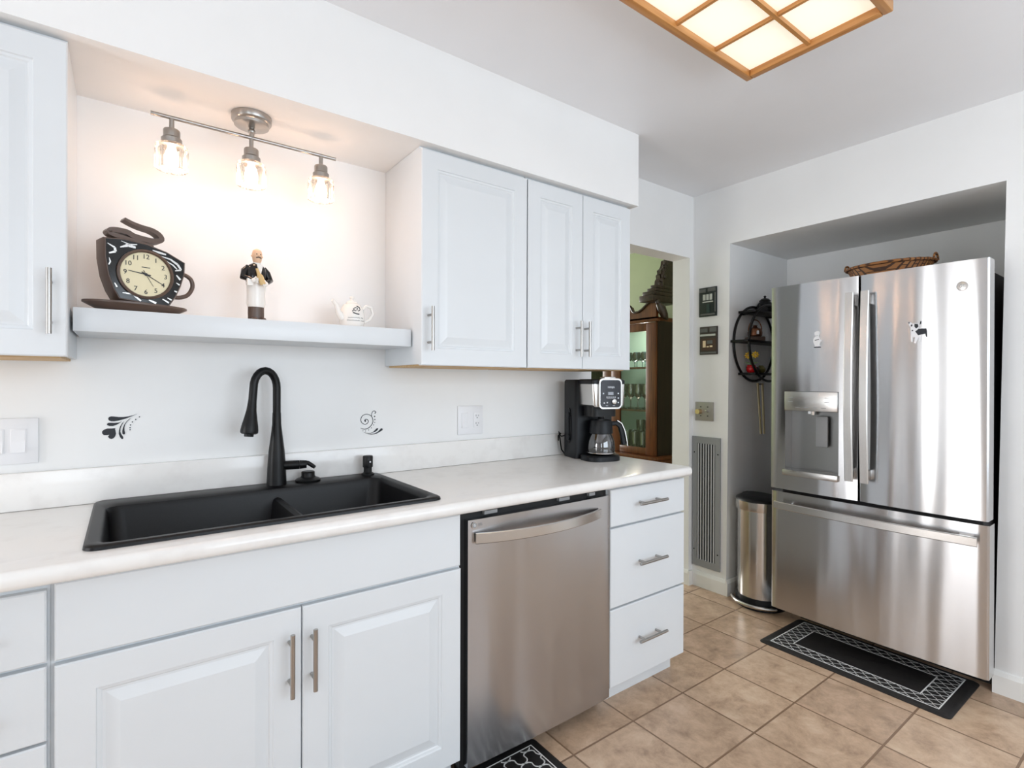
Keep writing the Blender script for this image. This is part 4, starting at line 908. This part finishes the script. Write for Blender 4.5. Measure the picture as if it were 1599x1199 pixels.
# ================================================================== MATS
def trellis(b, inside, bx, step, w, z0, z1, kink=0.22):
    """lattice of kinked diagonals clipped to inside(x, y)"""
    x0, x1, y0, y1 = bx; span = (x1-x0)+(y1-y0); N = int(span/step)+2
    for fam in (1, -1):
        for k in range(-N, N):
            pts = []; m = int((y1-y0)/(step/12))+1
            for i in range(m+1):
                y = y0+(y1-y0)*i/m; ph = ((y-y0)/step*2) % 1.0
                kx = step*kink*(0.25 if ph < 0.28 else (-0.25 if ph > 0.72 else (0.5-ph)*1.1))
                pts.append((x0+k*step+fam*((y-y0)+kx*0.9), y))
            run = []
            for p in pts+[None]:
                if p is not None and inside(*p): run.append(p)
                else:
                    if len(run) > 1: b.ribbon(run, w, z0, z1)
                    run = []
def border(b, x0, x1, y0, y1, w, z0, z1):
    for p, q in (((x0, y0), (x1, y0)), ((x1, y0), (x1, y1)), ((x1, y1), (x0, y1)), ((x0, y1), (x0, y0))): b.ribbon([p, q], w, z0, z1)
fm = thing('kitchen_mat', 'black cushioned mat with white lattice border in front of the refrigerator', 'mat', (2.72, -1.02, 0), math.radians(-0.5))
hx, hy = 0.203, 0.375
b = MB(); b.loops([rrect(-hx, hx, -hy, hy, 0.02, 0.0005), rrect(-hx, hx, -hy, hy, 0.02, 0.004), rrect(-hx+0.012, hx-0.012, -hy+0.012, hy-0.012, 0.012, 0.011)], True, True); b.build('pad', rub_m, fm, local=True)
b = MB(); Z = (0.0111, 0.0116); o_, i_ = 0.032, 0.118
border(b, -hx+o_, hx-o_, -hy+o_+0.012, hy-o_-0.012, 0.0045, *Z); ix, iy = hx-0.098, hy-0.122; border(b, -ix, ix, -iy, iy, 0.0045, *Z)
ox, oy = hx-o_, hy-o_-0.012
trellis(b, lambda x, y: abs(x) < ox and abs(y) < oy and not (abs(x) < ix and abs(y) < iy), (-ox, ox, -oy, oy), 0.046, 0.0034, *Z)
b.build('lattice_border', matwhite_m, fm, smooth=False, local=True)['kind'] = 'stuff'
sm = thing('kitchen_mat', 'black mat with white quatrefoil lattice on the floor below the dishwasher', 'mat', (0.775, -0.765, 0))
hx, hy = 0.40, 0.228
b = MB(); b.loops([rrect(-hx, hx, -hy, hy, 0.02, 0.0005), rrect(-hx, hx, -hy, hy, 0.02, 0.004), rrect(-hx+0.012, hx-0.012, -hy+0.012, hy-0.012, 0.012, 0.011)], True, True); b.build('pad', rub_m, sm, local=True)
b = MB(); o_ = 0.036; ox, oy = hx-o_, hy-o_; border(b, -ox, ox, -oy, oy, 0.0035, *Z)
trellis(b, lambda x, y: abs(x) < ox and abs(y) < oy, (-ox, ox, -oy, oy), 0.082, 0.0042, *Z, kink=0.55)
b.build('lattice_print', matwhite_m, sm, smooth=False, local=True)['kind'] = 'stuff'

# ================================================================== HUTCH IN THE DINING ROOM
hu = thing('china_hutch', 'tall dark wooden china hutch with carved crest seen through the doorway', 'china cabinet', (3.5, 1.15, 0))
HX, HY0, HY1, HB_ = 3.30, 0.602, 1.53, 3.70
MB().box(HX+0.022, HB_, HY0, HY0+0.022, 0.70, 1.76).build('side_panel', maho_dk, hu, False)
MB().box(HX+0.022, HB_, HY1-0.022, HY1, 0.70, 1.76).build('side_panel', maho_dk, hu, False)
MB().box(HB_-0.015, HB_, HY0+0.0225, HY1-0.0225, 0.70, 1.76).build('back_panel', teal_m, hu, False)
MB().box(HX-0.05, HB_, HY0-0.03, HY1+0.03, 0.0, 0.675, 0.006).build('lower_cabinet', maho, hu)
MB().box(HX-0.06, HB_, HY0-0.035, HY1+0.035, 0.6755, 0.705, 0.008).build('waist_molding', maho, hu)
for z in (1.062, 1.404):
    sh = MB().box(HX+0.0405, HB_-0.016, HY0+0.0225, HY1-0.0225, z-0.008, z).build('shelf', pane_m, hu, False); sh['label'] = 'glass shelf'
    MB().box(HX+0.026, HX+0.040, HY0+0.0225, HY1-0.0225, z-0.016, z).build('shelf_edge', maho, sh, False)
MB().box(HX+0.022, HB_-0.016, HY0+0.0225, HY1-0.0225, 0.7055, 0.745).build('shelf', maho, hu, False)
MB().box(HX, HB_, HY0, HY1, 1.7605, 1.79).build('top_panel', maho, hu, False)
b = MB(); b.box(HX-0.02, HX+0.03, HY0-0.02, HY1+0.02, 1.752, 1.775, 0.006); b.build('cornice', maho, hu)
for k, (a, c) in enumerate(((0.604, 1.064), (1.068, 1.528))):
    b = MB(); f = 0.095
    b.box(HX, HX+0.021, a, a+f, 0.708, 1.75, 0.003); b.box(HX, HX+0.021, c-f, c, 0.708, 1.75, 0.003)
    b.box(HX, HX+0.021, a+f, c-f, 0.708, 0.762, 0.003); b.box(HX, HX+0.021, a+f, c-f, 1.686, 1.75, 0.003)
    d = b.build('door', maho, hu); MB().box(HX+0.009, HX+0.012, a+f, c-f, 0.762, 1.686).build('glass_pane', pane_m, d, False)
# carved crest: scalloped front board and stepped corner carving with a leafy finial
b = MB(); half = [(0.602, 1.90), (0.66, 1.905), (0.70, 1.88), (0.735, 1.855), (0.77, 1.838), (0.81, 1.835), (0.835, 1.85), (0.85, 1.885), (0.88, 1.905)]
P = [(0.602, 1.775)]+half+[(1.066, 2.0)]+[(2.132-y, z) for y, z in half[::-1]]+[(1.53, 1.775)]
b.prism(P[::-1], 'x', HX, HX+0.03); b.build('crest_board', maho, hu, False)
b = MB(); b.tube([(HX-0.004, p[0], p[1]+0.004) for p in P[1:-1]], 0.010, 8); b.build('crest_molding', carve_m, hu)
b = MB()
for (x0, x1, y0, y1, z0, z1) in ((3.24, 3.56, 0.585, 0.72, 1.905, 1.955), (3.255, 3.56, 0.585, 0.70, 1.9555, 1.985), (3.275, 3.56, 0.585, 0.67, 1.9855, 2.01), (3.29, 3.56, 0.585, 0.65, 2.0105, 2.035)): b.box(x0, x1, y0, y1, z0, z1, 0.006)
b.build('crest_steps', carve_m, hu)
b = MB(); rnd = random.Random(3)
prof = [(3.325, 2.035), (3.33, 2.07), (3.345, 2.09), (3.34, 2.115), (3.36, 2.13), (3.355, 2.155), (3.385, 2.175), (3.40, 2.20), (3.405, 2.235), (3.43, 2.25), (3.56, 2.25), (3.56, 2.035)]
b.prism(prof, 'y', 0.60, 0.64)
for k in range(26):
    u = k/25; x = 3.335+0.08*u+rnd.uniform(-0.012, 0.03); z = 2.04+0.20*u+rnd.uniform(-0.01, 0.01)
    b.ball((x, 0.595+rnd.uniform(-0.008, 0.008), z), 0.016, 1.0, 0.7, rnd.uniform(0.8, 1.4), 10)
b.build('carved_finial', carve_m, hu)
b = MB(); b.tube([(3.31, 0.59, 1.89), (3.33, 0.575, 1.85), (3.36, 0.57, 1.80), (3.40, 0.575, 1.775)], [0.02, 0.035, 0.03, 0.012], 12)
for s_ in range(4): b.ball((3.30+s_*0.03, 0.585, 1.90-s_*0.025), 0.022, 1, 0.7, 1, 10)
b.build('acanthus_carving', carve_m, hu)
MB().box(3.42, 3.50, 0.80, 1.30, 1.745, 1.755).build('added_glint_strip', bulb_m, hu, False)  # glowing strip added in place of a chandelier's reflection in the glass
point('hutch_fill', (3.45, 0.83, 1.70), 5, (1.0, 0.84, 0.66), 0.03)  # added light that brightens the hutch inside, no known lamp
# glassware on the hutch shelves
def goblet(m, h, r, group, label):
    t = thing('wine_glass', label, 'glass', (0, 0, 0), 0, group)
    MB().lathe([(r*0.28, h*0.42), (r*0.8, h*0.50), (r, h*0.66), (r*0.96, h*0.85), (r*0.85, h), (r*0.82, h), (r*0.92, h*0.85), (r*0.95, h*0.67)], seg=16, cap0=True, cap1=False).build('bowl', m, t, local=True)
    MB().lathe([(r*0.12, h*0.02), (r*0.10, h*0.3), (r*0.28, h*0.42)], seg=10).build('stem', m, t, local=True)
    MB().lathe([(r*0.85, 0.0), (r*0.8, h*0.015), (r*0.12, h*0.03)], seg=16).build('foot', m, t, local=True)
    return t
def tumbler(m, h, r, group, label, name='tumbler'):
    o = MB().lathe([(r*0.8, 0), (r, h), (r*0.94, h), (r*0.74, h*0.08)], seg=18).build(name, m); o['label'] = label; o['category'] = 'glass'; o['group'] = group; return o
def scatter(proto, spots):
    for i, (x, y, z) in enumerate(spots):
        o = proto if i == 0 else dup(proto); o.location = (x, y, z)
scatter(goblet(blueglass_m, 0.125, 0.034, 'blue goblets on the top hutch shelf', 'blue glass goblet on the top shelf of the dark hutch'), [(3.42, 0.72+0.085*k, 1.4045) for k in range(4)]+[(3.54, 0.76+0.085*k, 1.4045) for k in range(4)])
scatter(goblet(glassw_m, 0.205, 0.034, 'stemmed glasses on the middle hutch shelf', 'clear stemmed wine glass on the middle shelf of the dark hutch'), [(3.40, 0.70+0.078*k, 1.0625) for k in range(5)]+[(3.53, 0.74+0.078*k, 1.0625) for k in range(5)])
scatter(tumbler(glassw_m, 0.13, 0.036, 'clear tumblers on the bottom hutch shelf', 'clear glass tumbler on the bottom shelf of the dark hutch'), [(3.38, 0.71+0.082*k, 0.7455) for k in range(5)]+[(3.50, 0.75+0.082*k, 0.7455) for k in range(4)])
scatter(tumbler(glassw_m, 0.21, 0.040, 'tall glasses at the back of the bottom hutch shelf', 'tall clear glass at the back of the bottom hutch shelf', 'tall_glass'), [(3.61, 0.72+0.095*k, 0.7455) for k in range(4)])
